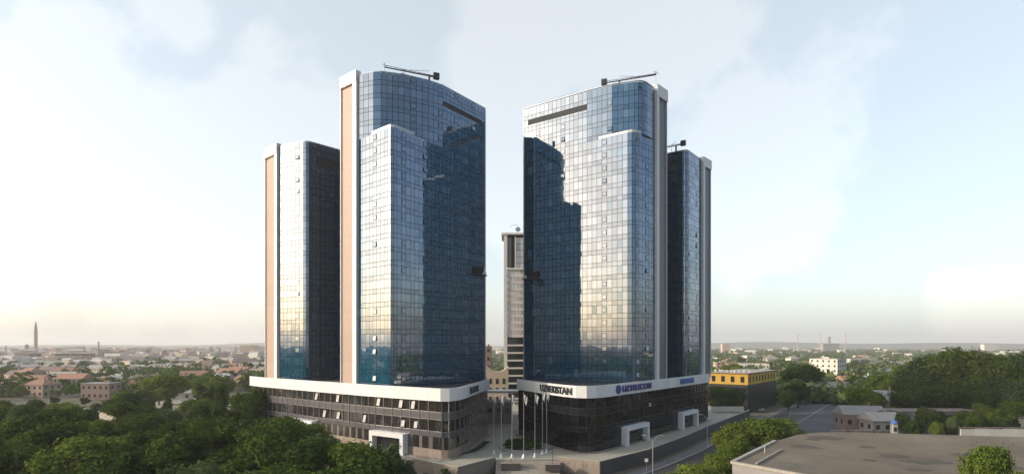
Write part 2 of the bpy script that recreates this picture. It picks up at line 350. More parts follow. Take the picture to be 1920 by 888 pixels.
# ------------------------------------------------------------------ towers
ZB = 16.4                               # roof terrace of the podiums, where the towers stand
def rows(z0, z1, fl):
    out = []; z = z0
    while z < z1 - .3:
        a = min(z + fl * .36, z1); out.append((z, a, 's'))
        b = min(z + fl, z1)
        if b > a + .3: out.append((a, b, 'v'))
        z += fl
    return out
def tower(label, A, B, Cc, zlow, zroof, fl, fin, back, louvre, slot, flip, sash_cols, blind_refl_cols, boom, group, cap=None):
    """A: full-height path, B: path of the lower block, Cc: path of the set-back top; each runs to the viewer's right"""
    x0, y0 = (A or B)[0]
    root = thing('office_tower', label, 'tower', (x0, y0, ZB), group)
    panes = []; sashes = []
    def face(path, z0, z1, tagc, seq0=0, wd=1.62):
        cols = columns(path, wd)
        for ci, (a, b) in enumerate(cols):
            short = math.hypot(b[0] - a[0], b[1] - a[1]) < 1.25
            cuts = []
            if louvre and tagc == 'A' and louvre[2] <= ci < len(cols) - louvre[3]: cuts.append(louvre[:2])
            if slot and tagc == 'A' and (ci < slot[2] if not flip else ci >= len(cols) - slot[2]): cuts.append(slot[:2])
            rr = rows(z0, z1, fl)
            for (c0, c1) in cuts:
                rr = [q for (r0, r1, k) in rr for q in ([(r0, r1, k)] if r1 <= c0 or r0 >= c1 else [(a_, b_, k) for a_, b_ in ((r0, c0), (c1, r1)) if b_ - a_ > .25])]
            for (r0, r1, k) in rr:
                m = GLASS if k == 'v' else SPGL
                if k == 'v' and (random.random() < .018 or (ci in blind_refl_cols.get(tagc, ()) and random.random() < .4)): m = BLIND_REFL
                panes.append((panel(a, b, r0, r1, gap=.11, t=.05, jit=random.choice((.04, .07, .07, .16))), m))
                if k == 'v' and ci in sash_cols.get(tagc, ()) and random.random() < .7 and r1 - r0 > 1.8:
                    big = random.random() < .22
                    sashes.append((a, b, r0 + .45, r0 + 2.0, R(random.uniform(5, 11)) if big else R(random.uniform(.2, .9))))
        return cols
    if A: colsA = face(A, ZB, zroof, 'A')
    face(B, ZB, zlow, 'B')
    if Cc: face(Cc, zlow, zroof, 'C')
    pieces('pane', panes, root)
    sm = None
    for a, b, z0, z1, tl in sashes:     # awning sashes, hung at the top, some pushed open
        l = math.hypot(b[0] - a[0], b[1] - a[1])
        if sm is None:
            q = MB(); q.mi = 0
            for (cx_, cz_, dx, dz) in ((0, .46, 1, .08), (0, -.46, 1, .08), (.465, 0, .07, .84), (-.465, 0, .07, .84)): q.box((cx_, 0, cz_), (dx, 1, dz))
            q.mi = 1; q.box((0, -.1, 0), (.86, .5, .84)); sm = q.build('window_sash', [FRAME, GLASS]); me = sm.data; bpy.data.objects.remove(sm)
        o = bpy.data.objects.new('window_sash', me); link(o, root)
        M = panel(a, b, z0, z1, gap=.1, t=.12, out=.06 + .8 * math.sin(tl), tilt=-tl)
        o.matrix_basis = Matrix.Translation(-root_off(root)) @ M
    # solid body behind the glass
    join = lambda X: X[:-1] + A if flip else A[:-1] + X
    full = join(B)
    low = offset(full, -.22)
    core = MB()
    core.prism(low + back, ZB - .6, zlow - .25)
    if Cc:
        hi = offset(join(Cc), -.22)
        core.prism(hi + back, zlow - .3, zroof - .3)
    core.build('wall_core', CORE, root)
    # parapet copings
    cp = MB(); cp.wall(join(Cc or B), zroof - .02, zroof + .16, .06, .4); cp.build('roof_coping', GREYAL, root)
    if Cc:
        tp = MB(); tp.wall(cap, zlow + .01, zlow + .8, .06, .3); tp.build('terrace_parapet', GREYAL, root)
    if louvre:
        n = len(colsA); a = colsA[louvre[2]][0]; b = colsA[n - louvre[3] - 1][1]
        z0, z1 = louvre[0], louvre[1]
        k = MB(); k.mbox(panel(a, b, z0, z1, gap=.05, t=.1, out=-.3)); k.build('louvre_recess', LOUVRE, root)
        for i in range(5): piece('louvre_slat', panel(a, b, z0 + (z1 - z0) * (i + .15) / 5, z0 + (z1 - z0) * (i + .7) / 5, gap=.05, t=.04, out=-.1, tilt=R(25)), LOUVRE, root)
    if slot:
        n = len(colsA); a, b = (colsA[0][0], colsA[slot[2] - 1][1]) if not flip else (colsA[n - slot[2]][0], colsA[-1][1])
        k = MB(); k.mbox(panel(a, b, slot[0] - .2, slot[1] + .2, gap=.02, t=.1, out=-.32)); k.build('slot_recess', DARK, root)
        k = MB(); k.mbox(panel(a, b, slot[0] - .55, slot[0] - .25, gap=0, t=1.5, out=.3)); k.build('slot_ledge', DARK, root)
        e0, e1 = (a, on_path([a, b], .9)[0]) if not flip else (on_path([a, b], math.hypot(b[0] - a[0], b[1] - a[1]) - .9)[0], b)
        k = MB(); k.mbox(panel(e0, e1, slot[0] - .3, slot[0] + .7, gap=0, t=.9, out=.2)); k.build('slot_bracket', WHITE, root)
    if A:                               # pale corner trim at the open end
        e = A[0] if not flip else A[-1]; e2 = A[1] if not flip else A[-2]
        d = Vector((e2[0] - e[0], e2[1] - e[1])).normalized()
        t = MB(); t.box((e[0] - d.x * .15, e[1] - d.y * .15, (ZB + zroof) / 2), (.3, .3, zroof - ZB + .1), rz=math.atan2(d.y, d.x)); t.build('edge_trim', GREYAL, root)
    # end frame: white upright and head round a recessed metal panel
    f0, f1, sw, htop, hbeam = fin
    side = 1 if f1[0] > f0[0] else -1
    pth = [f0, f1] if side > 0 else [f1, f0]
    L = math.hypot(f1[0] - f0[0], f1[1] - f0[1])
    s_at = lambda s: on_path(pth, s if side > 0 else L - s)[0]
    seg = lambda s0, s1: (s_at(s0), s_at(s1)) if side > 0 else (s_at(s1), s_at(s0))
    u = MB(); u.mbox(panel(*seg(0, sw), ZB - .5, zroof + htop - hbeam, gap=0, t=1.5, out=.1)); u.build('end_upright', WHITE, root)
    u = MB(); u.mbox(panel(*seg(0, L), zroof + htop - hbeam, zroof + htop, gap=0, t=1.7, out=.1)); u.build('end_head', WHITE, root)
    np_ = 12; zz0, zz1 = ZB - .5, zroof + htop - hbeam
    for i in range(np_):
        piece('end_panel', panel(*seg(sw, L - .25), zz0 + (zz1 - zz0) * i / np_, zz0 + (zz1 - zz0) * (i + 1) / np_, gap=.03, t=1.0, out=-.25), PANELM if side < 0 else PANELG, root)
    u = MB(); u.mbox(panel(*seg(L - .25, L), zz0, zz1, gap=0, t=1.3, out=0)); u.build('end_return', WHITE if side < 0 else GREYAL, root)
    return root

# the taller pair: plan points from roofline pixels
aL, aR = 75.5, 79.2
zL, zR = CAM_H + aL, CAM_H + aR
bL, bR = 57.4, 63.2
lL = up(909, 443, aL); lCp = up(735, 409, bL); lJ = (-42.9, 157.0)
kk = lambda a, b, t: (a[0] + (b[0] - a[0]) * t, a[1] + (b[1] - a[1]) * t)
lK = kk(lL, lCp, .50)
lBpath = fillet([lJ, lCp, lK], 1, 1.7, 3)
lc0 = kk(lJ, lCp, .44)
lCpath = [lJ, (-38.4, 155.2), (-36.2, 154.9), (-30.2, 156.6), (-23.9, 160.0), lK]
lFin = (kk(lJ, lCp, -.01), (lJ[0] - 6.2, lJ[1] + 4.9), 1.75, 1.3, 3.3)
flL = (CAM_H + bL - ZB) / 19

rL = up(983, 442, aR); rCp = up(1190, 400, bR); rJ = up(1227.5, 480, aR)
rK = kk(rL, rCp, .60)
rBpath = fillet([rK, rCp, rJ], 1, 2.2, 3)
rCpath = fillet([rK, up(1148, 488, aR), up(1206, 496.5, aR), rJ], 2, 2.6, 4)
rFin = (kk(rJ, rCp, -.01), up(1247.5, 474, aR + 1.3), 1.3, 1.3, 3.6)
flR = (CAM_H + bR - ZB) / 19
GT = 'glass towers on the white banded podiums'
tower('tall blue glass tower with a peach end panel and a counterweighted roof boom', [lK, lL], lBpath, lCpath, CAM_H + bL, zL, flL, lFin,
      [(-14, 204), (-38, 203), (-51, 181)], (zL - 5.9, zL - 4.5, 0, 1), (50.4, 52.4, 4), True,
      {'B': (4, 12, 17), 'C': (9, 14), 'A': (3, 8)}, {'A': (6, 9), 'B': (16,), 'C': (10,)}, None, GT, cap=[kk(lJ, lCp, .40)] + lBpath[1:-1] + [kk(lCp, lK, .42)])
tower('tall pale reflecting glass tower with a grey end panel, above the round emblem sign', [rL, rK], rBpath, rCpath, CAM_H + bR, zR, flR, rFin,
      [(50.5, 190), (27, 211), (10, 207)], (zR - 5.9, zR - 4.4, 1, 0), (50.4, 52.4, 4), False,
      {'A': (3, 9), 'B': (3, 10, 13), 'C': (4, 10)}, {'A': (6,), 'B': (6,), 'C': (7,)}, None, GT, cap=[kk(rCp, rK, .75)] + rBpath[1:-1] + [kk(rCp, rJ, .6)])
# the lower pair behind
aRL, aRR = 66.0, 67.0
q0, q1, q2 = up(524, 372, aRL), up(576, 382, aRL), up(640, 364, aRL)
q2 = kk(q1, q2, 2.1)
tower('shorter glass tower with dark inner face standing behind the peach end panel', [kk(q1, q2, .12), q2], fillet([q0, q1, kk(q1, q2, .12)], 1, 1.6, 3), None, CAM_H + aRL, CAM_H + aRL, 3.7,
      (kk(q0, q1, -.01), up(500, 363, aRL + .5), 1.9, .9, 3.4), [(-52, 215), (-84, 205)], (CAM_H + aRL - 6.4, CAM_H + aRL - 4.2, 0, 0), None, True,
      {'A': (3, 7), 'B': (4, 9)}, {}, None, GT)
q0, q1, q2 = up(1245, 357, aRR), up(1288, 366, aRR), up(1314.6, 347, aRR)
q0 = kk(q1, q0, 2.0)
tower('shorter glass tower with a small grey end panel, behind the blue sign panel', [q0, kk(q0, q1, .90)], fillet([kk(q0, q1, .90), q1, q2], 1, 1.6, 3), None, CAM_H + aRR, CAM_H + aRR, 3.7,
      (kk(q2, q1, -.01), up(1330, 343, aRR + .9), 1.4, 1.0, 3.4), [(73, 222), (55, 228)], (CAM_H + aRR - 6.0, CAM_H + aRR - 4.0, 0, 1), None, False,
      {'A': (3,), 'B': (4, 8)}, {}, None, GT)

# ------------------------------------------------------------------ podiums
def text_mesh(s, size, bold=.0):
    cu = bpy.data.curves.new('lettering', 'FONT'); cu.body = s; cu.size = size; cu.extrude = .12; cu.offset = bold; cu.resolution_u = 3
    o = bpy.data.objects.new('lettering', cu); C.objects.link(o)
    dg = bpy.context.evaluated_depsgraph_get(); dg.update()
    me = bpy.data.meshes.new_from_object(o.evaluated_get(dg)); bpy.data.objects.remove(o); bpy.data.curves.remove(cu)
    return me
def letters_on(path, s0, s1, zmid, hcap, txt, m, label, name='sign_lettering', bold=.03, out=.12):
    """one sign: each letter a part, bent to follow the fascia between arc lengths s0 and s1"""
    whole = text_mesh(txt, 1.0, bold); xs = [v.co.x for v in whole.vertices]; ys = [v.co.y for v in whole.vertices]
    x0, x1, yy0, yy1 = min(xs), max(xs), min(ys), max(ys); bpy.data.meshes.remove(whole)
    (bx_, by_), d = on_path(path, (s0 + s1) / 2)
    root = thing(name, label, 'sign', (bx_, by_, zmid))
    adv = 0.0; prev = 0.0
    for i, ch in enumerate(txt):
        pre = text_mesh(txt[:i + 1], 1.0, bold); me = text_mesh(ch, 1.0, bold)
        right = max(v.co.x for v in pre.vertices); own = max(v.co.x for v in me.vertices); dx = right - own; bpy.data.meshes.remove(pre)
        for v in me.vertices:
            s = s0 + (v.co.x + dx - x0) / (x1 - x0) * (s1 - s0); (qx, qy), t = on_path(path, s); o_ = out + (v.co.z + .12) * .8
            v.co = (qx + t[1] * o_ - bx_, qy - t[0] * o_ - by_, ((v.co.y - yy0) / (yy1 - yy0) - .5) * hcap)
        me.materials.append(m); me.update()
        link(bpy.data.objects.new('letter', me), root)
    return root

def podium(label, band_path, ground, sash_n, portals, back, PGLASS, PSPAN, MULL):
    x0, y0 = band_path[len(band_path) // 2]
    root = thing('podium_building', label, 'building', (x0, y0, 0), 'podiums under the glass towers')
    fac = offset(band_path, -.7)
    core = MB(); core.prism(offset(fac, -.25) + back, -.5, 14.6); core.build('wall_core', CORE, root)
    slab = MB(); slab.prism(offset(band_path, -.55) + back, 14.7, ZB - .02); slab.build('terrace_slab', ROOFD, root)
    sf = MB(); sf.wall(band_path, 14.22, 14.38, -.02, 1.2); sf.build('soffit', WHITE, root)
    # white fascia in long panels
    for a, b in columns(band_path, 4.0):
        piece('fascia_panel', panel(a, b, 14.35, 17.4, gap=.035, t=.5, out=-.25), FASC, root)
    # curtain wall
    panes, spans = [], []
    cols = columns(fac, 2.9)
    mul = []
    for ci, (a, b) in enumerate(cols):
        l = math.hypot(b[0] - a[0], b[1] - a[1])
        for (z0, z1) in ((11.4, 14.25), (6.6, 9.6)):
            if l > 2.2:
                t = random.choice((.36, .5, .64)); m_ = kk(a, b, t)
                for (p, q) in ((a, m_), (m_, b)): panes.append((panel(p, q, z0, z1, gap=.1, t=.05, jit=.35), PGLASS))
            else: panes.append((panel(a, b, z0, z1, gap=.1, t=.05, jit=.3), PGLASS))
        for (z0, z1) in ((9.6, 11.4), (5.3, 6.6)): spans.append((panel(a, b, z0, z1, gap=.04, t=.08, out=.03), PSPAN))
        mul.append((panel(a, kk(a, b, .12 / l), 5.3, 14.2, gap=0, t=.26, out=.06), MULL))
        if ground == 'tan' and l > 1.6:
            for k in range(3):
                p, q = kk(a, b, k / 3), kk(a, b, (k + 1) / 3)
                spans.append((panel(p, q, .1, 2.3, gap=.03, t=.1, out=.05), TAN))
                panes.append((panel(p, q, 2.3, 5.3, gap=.08, t=.05, jit=.3), PGLASS if k else TANGL))
        else:
            for k in range(2):
                p, q = kk(a, b, k / 2), kk(a, b, (k + 1) / 2)
                panes.append((panel(p, q, .15, 5.3, gap=.08, t=.05, jit=.3), PGLASS))
    pieces('pane', panes, root); pieces('spandrel_panel', spans, root); pieces('mullion', mul, root)
    for (z0, z1) in ((6.55, 6.68), (9.55, 9.68), (11.35, 11.5)):
        tr = MB(); tr.wall(fac, z0, z1, .14, .05); tr.build('transom', MULL, root)
    for (px, z0, hh) in sash_n:
        r_ = along(fac, px)
        if not r_: continue
        s, _ = r_; a, b = on_path(fac, s - .55)[0], on_path(fac, s + .55)[0]
        q = MB(); q.mbox(panel(a, b, z0, z0 + hh, gap=0, t=.07, out=.32, tilt=-R(12))); q.build('window_sash', SASHW, root)
    for (pxa, pxb, z1, th) in portals:
        sa, sb = along(fac, pxa)[0], along(fac, pxb)[0]
        pa, pb = on_path(fac, sa)[0], on_path(fac, sb)[0]; L = math.hypot(pb[0] - pa[0], pb[1] - pa[1])
        w_ = th / L
        pm = MB()
        pm.mbox(panel(pa, pb, z1 - th, z1, gap=0, t=2.0, out=.9)); pm.mbox(panel(pa, kk(pa, pb, w_), 0, z1 - th, gap=0, t=2.0, out=.9)); pm.mbox(panel(kk(pa, pb, 1 - w_), pb, 0, z1 - th, gap=0, t=2.0, out=.9))
        po = pm.build('portal_frame', WHITE, root)
        for k in range(4):
            o = piece('door_leaf', panel(kk(pa, pb, w_ + (1 - 2 * w_) * k / 4), kk(pa, pb, w_ + (1 - 2 * w_) * (k + 1) / 4), .1, z1 - th, gap=.07, t=.06, out=.2), DOORG, root)
    pt = MB(); pt.wall(fac, 0.0, .22, 1.2, .0); pt.build('plinth', RETAIN, root)
    return root, fac
TANGL = mat('tan_glass', (.30, .25, .21), rough=.15, metal=.4, obj_var=.2)
SASHW = mat('open_sash_glass', (.40, .38, .37), rough=.45)
DOORG = mat('door_glass', (.06, .065, .075), rough=.05, metal=.7)
K_ = 17.4
bandL = [tuple(P(x, y, K_))[:2] for x, y in ((468, 704.3), (490, 706.5), (595, 713.8), (700, 720.7), (800, 726.2), (826, 727.6), (843, 727.6), (857, 726.2), (867, 724.6), (875, 722.4), (898, 715.5), (918, 709.6))]
bandR = [tuple(P(x, y, K_))[:2] for x, y in ((969, 710.0), (1014, 715.8), (1056, 720.6), (1080, 722.4), (1100, 723), (1118, 722.6), (1134, 721.5), (1160, 718.8), (1225, 711.6), (1331, 699.8))]
zrow = (11.9, 7.1)
sl = [(595, 11.9, 1.9), (635, 11.9, 1.9), (711, 11.9, 1.9), (753, 11.9, 1.9), (776, 11.9, 1.9), (610, 7.1, 1.9), (636, 7.1, 1.9), (685, 7.1, 1.9), (757, 7.1, 1.6), (781, 7.1, 1.6)]
podL, facL = podium('low grey glazed podium with white fascia and pushed-open windows behind the trees', bandL, 'tan', sl, [(702, 765, 5.4, 1.15), (553, 596, 5.6, 1.2)], [(-10, 215), (-70, 235), (-86, 200)], PGLASS, PSPAN, MULL)
podR, facR = podium('dark glazed podium with white fascia carrying the letter signs and two portals', bandR, 'glass', [(1217, 9.4, 1.2)], [(1165, 1207, 5.3, 1.1), (1271, 1300, 5.6, 1.1)], [(70, 232), (12, 235)], mat('podium_dark_glass', (.05, .06, .075), rough=.03, metal=.9, obj_var=.3), mat('podium_dark_spandrel', (.03, .036, .045), rough=.12, metal=.5, obj_var=.15), mat('dark_mullion', (.04, .042, .046), rough=.4, metal=.5))
INK = mat('dark_lettering', (.02, .025, .035), rough=.4)
NAVY = mat('navy_lettering', (.03, .045, .22), rough=.4)
BLUEP = mat('blue_sign', (.04, .11, .38), rough=.4)
PURP = mat('emblem_purple', (.07, .06, .28), rough=.4)
letters_on(bandR, along(bandR, 1014)[0], along(bandR, 1073)[0], 15.85, 1.95, 'UZBEKISTAN', INK, 'dark capital lettering on the white fascia above the flagpoles')
letters_on(bandR, along(bandR, 1166)[0], along(bandR, 1220)[0], 15.9, 1.75, 'UZTELECOM', NAVY, 'navy blue lettering beside a round purple emblem on the white fascia', bold=.045)
s_, _ = along(bandR, 1159); (ex, ey), et = on_path(bandR, s_)
em = thing('round_emblem', 'round purple and blue emblem on the white fascia before navy lettering', 'emblem', (ex, ey, 15.9))
q = MB(); nrm_ = Vector((et[1], -et[0], 0)); q.tube(Vector((ex, ey, 15.9)) + nrm_ * .02, Vector((ex, ey, 15.9)) + nrm_ * .22, 1.25, 1.25, 24); q.build('disc', PURP, em)
q = MB(); u3 = Vector((et[0], et[1], 0))
for k in range(-2, 3):
    hgt = 1.9 * math.sqrt(max(.05, 1 - (k * .4) ** 2 / 1.25 ** 2)); c_ = Vector((ex, ey, 15.9)) + nrm_ * .26 + u3 * (k * .4)
    q.box(c_, (.13, .06, hgt * .9), rz=math.atan2(et[1], et[0]))
q.build('stripe', BLUEP, em)
s_, _ = along(bandR, 1275); s2_, _ = along(bandR, 1300)
a_, b_ = on_path(bandR, s_)[0], on_path(bandR, s2_)[0]
bs = MB(); bs.mbox(panel(a_, b_, 15.0, 16.7, gap=0, t=.2, out=.14)); o = bs.build('fascia_sign', BLUEP); tag(o, 'plain blue rectangular sign panel at the far end of the white fascia', 'sign')
# dark half-hidden sign on the other podium: a disc and four upright bars
s0_, _ = along(bandL, 882); s1_, _ = along(bandL, 897)
(ex, ey), et = on_path(bandL, s0_)
sg = thing('bar_sign', 'dark disc and upright bars sign on the curved white fascia end', 'sign', (ex, ey, 15.8))
nn = Vector((et[1], -et[0], 0)); GREEN = mat('dark_green_sign', (.02, .05, .05), rough=.4)
q = MB(); q.tube(Vector((ex, ey, 15.8)) + nn * .05, Vector((ex, ey, 15.8)) + nn * .25, 1.0, 1.0, 18); q.build('disc', GREEN, sg)
for k in range(4):
    sa = s0_ + 2.0 + k * (s1_ - s0_ - 2) / 4; a_, b_ = on_path(bandL, sa)[0], on_path(bandL, sa + (s1_ - s0_ - 2) / 4 - .55)[0]
    q = MB(); q.mbox(panel(a_, b_, 14.95, 16.65, gap=0, t=.2, out=.15)); q.build('bar', GREEN, sg)

# ------------------------------------------------------------------ roof cranes
def boom(label, base, p0, p1, z, zr, weight_end):
    r = thing('roof_crane', label, 'crane', (base[0], base[1], zr), 'cleaning cranes on the tower roofs')
    a, b = Vector((*p0, z)), Vector((*p1, z)); d = (b - a).normalized(); L = (b - a).length
    m = MB(); m.tube(a, b, .16, .22, 6); m.tube(a + Vector((0, 0, .55)), b + Vector((0, 0, .3)), .07, .07, 5)
    n = int(L / 1.3)
    for i in range(n): m.tube(a + d * (i * L / n), a + d * ((i + .5) * L / n) + Vector((0, 0, .5)), .04, .04, 4)
    m.build('jib', DARK, r)
    c = Vector((*base, z)); m = MB(); m.tube(Vector((*base, zr - .4)), c, .38, .26, 8); m.box((base[0], base[1], zr + .3), (2.2, 2.0, 1.0), rz=math.atan2(d.y, d.x)); m.build('mast', DARK, r)
    e = b if weight_end else a
    m = MB(); m.box(e + Vector((0, 0, .3)), (1.7, 1.1, 1.7), rz=math.atan2(d.y, d.x)); m.build('counterweight', DARK, r)
    f = a if weight_end else b
    m = MB(); m.tube(f, f + Vector((0, 0, 1.3)), .07); m.tube(f + Vector((-.7, 0, .9)), f + Vector((.9, 0, .2)), .06); m.tube(f, f - Vector((0, 0, z - zr)), .035); m.build('hook_head', DARK, r)
    for k in (.25, .38):
        p = a + d * (L * k) if weight_end else b - d * (L * k)
        m = MB(); m.tube(p, (c.x, c.y, z + 1.4) if k < .3 else (p.x, p.y, zr - .3), .05); m.build('stay', DARK, r)
    return r
q0, q1 = up(721, 520, aL + 3.2), up(818, 501, aL + 3.2)
boom('lattice jib with a dark counterweight box on top of the peach-panelled tower', kk(q0, q1, .86), q0, q1, zL + 3.2, zL, True)
o = MB(); pz = kk(q0, q1, .33); o.lathe((pz[0], pz[1] + .5, zL - .3), [(2.9, 0), (.3, 3.0)], 4); tag(o.build('roof_plant_cover', mat('tarpaulin', (.2, .21, .22), rough=.8, var=.3)), 'small grey pyramid cover on the roof under the lattice jib', 'cover')
q0, q1 = up(1133, 490, aR + 2.7), up(1230, 506, aR + 2.7)
boom('long thin jib sloping over the roof corner of the pale reflecting tower', kk(q0, q1, .30), q0, q1, zR + 2.7, zR, False)
m = MB(); c_ = kk(q0, q1, .16)
for k in range(5): m.box((c_[0] + k * 1.0 - 2, c_[1] - k * .35 + .7, zR + .9 + .12 * k), (.9, .7, .8), rz=-.3)
tag(m.build('roof_plant', GREYAL), 'low pale plant casing on the roof beside the thin jib', 'plant casing')
q0, q1 = up(1246, 369, aRR + 3.2), up(1281, 376, aRR + 3.2)
boom('short jib with a square counterweight on the shorter tower by the grey panel', kk(q0, q1, .62), q0, q1, CAM_H + aRR + 3.2, CAM_H + aRR, True)
# roof guard rail on the pale tower
rr = thing('roof_rail', 'low metal guard rail along the roof edge of the pale reflecting tower', 'railing', (*kk(rL, rK, .3), zR))
off_ = offset([kk(rL, rK, .22), kk(rL, rK, .85)], -1.2)
for t in [i / 12 for i in range(13)]:
    p = kk(off_[0], off_[1], t); m = MB(); m.tube((p[0], p[1], zR - .4), (p[0], p[1], zR + 1.1), .05, .05, 5); m.build('post', STEEL, rr)
m = MB(); m.tube((*off_[0], zR + 1.1), (*off_[1], zR + 1.1), .05); m.tube((*off_[0], zR + .6), (*off_[1], zR + .6), .04); m.build('rail', STEEL, rr)

# ------------------------------------------------------------------ terrace walls, stairs, planters
def rwall(i0, i1, m, label, coping=True):
    pth = plaza_front[i0:i1 + 1]
    root = thing('retaining_wall', label, 'wall', (*pth[0], GZ))
    its = []
    for a, b in columns(pth, 1.5): its.append((panel(a, b, GZ, -.15, gap=.03, t=.16, out=.1), m))
    pieces('stone_panel', its, root)
    c = MB(); c.wall(pth, -.14, .62, .22, .16); c.build('parapet', m, root)
    c = MB(); c.wall(pth, .62, .74, .3, .24); c.build('coping', mat('coping_stone', (.45, .42, .36), rough=.7, var=.1), root)
rwall(2, 4, RETAIN, 'tan stone retaining wall with coping before the podium with open windows')
rwall(5, 6, RETAIN, 'pinkish stone wall at the terrace corner before the curved dark glazing')
rwall(6, 10, mat('dark_stone', (.10, .095, .10), rough=.75, var=.2, nscale=.5), 'long dark retaining wall along the road beside the portals')  # this face turns from the sun; its shade is put into the stone colour
st = thing('stairs', 'broad pale stone stairs climbing from the street to the flagpoles', 'stairs', (4, 132, GZ))
s0, s1 = Vector((*plaza_front[4], 0)), Vector((*plaza_front[5], 0))
for k in range(10):
    m = MB(); y_ = s0.y - .05 - .75 * (k + .5); m.box(((s0.x + s1.x) / 2, y_ - .0, (-.3 * (k + 1) + GZ) / 2 - .15 + .15), (s1.x - s0.x - .6, .75, 3 - .3 * (k + 1) if k < 9 else .06)); m.build('step', mat('step_stone', (.44, .40, .34), rough=.8, var=.12, nscale=.4), st)
def planter(x, y, z, w_, label, lamp=True):
    r = thing('planter', label, 'planter', (x, y, z), 'stone planters by the stairs')
    m = MB(); m.box((x, y, z + .75), (w_, 2.0, 1.5)); m.build('trough', mat('dark_granite', (.10, .085, .08), rough=.5, var=.2), r)
    m = MB(); m.box((x, y, z + 1.54), (w_ + .2, 2.2, .12)); m.build('rim', RETAIN, r)
    if lamp: m = MB(); m.tube((x, y, z + 1.5), (x, y, z + 5.2), .07, .05); m.box((x, y, z + 5.25), (.3, .3, .12)); m.build('lamp_post', DARK, r)
p_ = P(958, 874, -1.0); planter(p_.x, p_.y, -1.6, 4.6, 'dark stone planter with a thin post on the stairs, below the leftmost flagpoles')
p_ = P(1036, 876, -1.0); planter(p_.x, p_.y, -1.6, 3.4, 'dark stone planter with a thin post on the stairs, near the terrace corner wall')
# round bed behind the flagpoles
rb = thing('round_flower_bed', 'round sunken bed of dark shrubs behind the flagpoles', 'flower bed', (3.5, 152, 0))
m = MB(); m.lathe((3.5, 152, 0), [(7.0, 0), (7.0, .55), (6.5, .6), (6.4, .3)], 32); m.build('kerb_ring', KERB, rb)

# flagpoles
FLAGW = mat('flag_cloth', (.55, .55, .58), rough=.8)
fp = [(926, 850), (940, 856), (960, 858), (982, 858), (1003, 856), (1017, 851), (1025, 849)]
for i, (px, py) in enumerate(fp):
    b = P(px, py, 0.0); r = thing('flagpole', f'slim white flagpole before the gap, {nth(i)} from the left in the arc', 'flagpole', b, 'flagpoles on the plaza')
    h = (15.6, 15.8, 16, 16, 16, 16.3, 16.3)[i]
    m = MB(); m.lathe(b, [(.55, 0), (.5, .25), (.22, .9), (.12, 1.1)], 10); m.build('base_cone', GREYAL, r)
    m = MB(); m.tube(b + Vector((0, 0, 1)), b + Vector((0, 0, h)), .085, .05, 8); m.lathe(b + Vector((0, 0, h)), [(.02, 0), (.11, .08), (.02, .2)], 8); m.build('pole', mat('pole_grey', (.36, .36, .38), rough=.4, metal=.3), r)
    fl = MB(); nx_, nz_ = 6, 7; wd_ = random.uniform(.5, 1.2); vs = []
    for zi in range(nz_):
        for xi in range(nx_):
            u_ = xi / (nx_ - 1); v_ = zi / (nz_ - 1)
            vs.append((b.x + .1 + u_ * wd_ * (1 - .35 * v_) , b.y + .28 * math.sin(u_ * 7 + i + v_ * 2) * (.3 + u_), b.z + h - .3 - v_ * 1.9 - u_ * u_ * 1.3 * (.5 + v_ * .3)))
    fs = [(z * nx_ + x, z * nx_ + x + 1, (z + 1) * nx_ + x + 1, (z + 1) * nx_ + x) for z in range(nz_ - 1) for x in range(nx_ - 1)]
    fl.add(vs, fs); fo = fl.build('flag', FLAGW, r, smooth=True); sm = fo.modifiers.new('thick', 'SOLIDIFY'); sm.thickness = .03

# ------------------------------------------------------------------ road beside the terrace
rd = MB(); e_ = [Vector((*p, 0)) for p in plaza_front[6:]]
edge_l = [(14, 118), (20.7 + 1, 129), (36.5, 145.5), (52, 165.5), (68, 189.5), (101, 234), (150, 300), (250, 420)]
def shift(pth, d): return offset(pth, d)
fw = shift(edge_l, .4); fw2 = shift(edge_l, 3.6); rw0, rw1 = shift(edge_l, 3.9), shift(edge_l, 17)
def strip(a, b, z): 
    mb = MB(); mb.add([(p[0], p[1], z) for p in a] + [(p[0], p[1], z) for p in b], [(i, i + 1, len(a) + i + 1, len(a) + i)[::-1] for i in range(len(a) - 1)]); return mb
struct('footway', strip(fw, fw2, GZ + .12), SIDEW)
struct('road', strip(rw0, rw1, GZ + .004), ASPH)
kb = MB()
for q in (fw2, shift(edge_l, 17)):
    kb.wall(q, GZ, GZ + .14, .25, .05)
struct('kerb', kb, KERB)
for k in range(1):
    mk = MB(); s_ = 4; mid = shift(edge_l, 10.5); tot = sum(math.hypot(b[0] - a[0], b[1] - a[1]) for a, b in zip(mid[:-1], mid[1:]))
    while s_ < tot - 10:
        a, b = on_path(mid, s_)[0], on_path(mid, s_ + 3)[0]; d = Vector((b[0] - a[0], b[1] - a[1], 0)).normalized(); n_ = Vector((-d.y, d.x, 0)) * .08
        mk.add([(a[0] - n_.x, a[1] - n_.y, GZ + .009), (b[0] - n_.x, b[1] - n_.y, GZ + .009), (b[0] + n_.x, b[1] + n_.y, GZ + .009), (a[0] + n_.x, a[1] + n_.y, GZ + .009)], [(0, 1, 2, 3)]); s_ += 8
    struct('road_marking', mk, PAINT)
# the street in front
sf = MB(); sf.add([(-140, 118, GZ + .003), (16, 100, GZ + .003), (16, 122, GZ + .003), (-12, 117, GZ + .003), (-30, 127, GZ + .003), (-150, 200, GZ + .003)], [(0, 1, 2, 3, 4, 5)]); struct('street', sf, ASPH)
# shaded yard beyond the road
yd = MB(); yd.add([(*P(1478, 806, GZ)[:2], GZ + .02), (*P(1570, 815, GZ)[:2], GZ + .02), (*P(1592, 741, GZ)[:2], GZ + .02), (*P(1470, 748, GZ)[:2], GZ + .02)], [(0, 1, 2, 3)])
struct('yard', yd, mat('yard_asphalt', (.085, .085, .10), rough=.85, var=.3, nscale=.1))

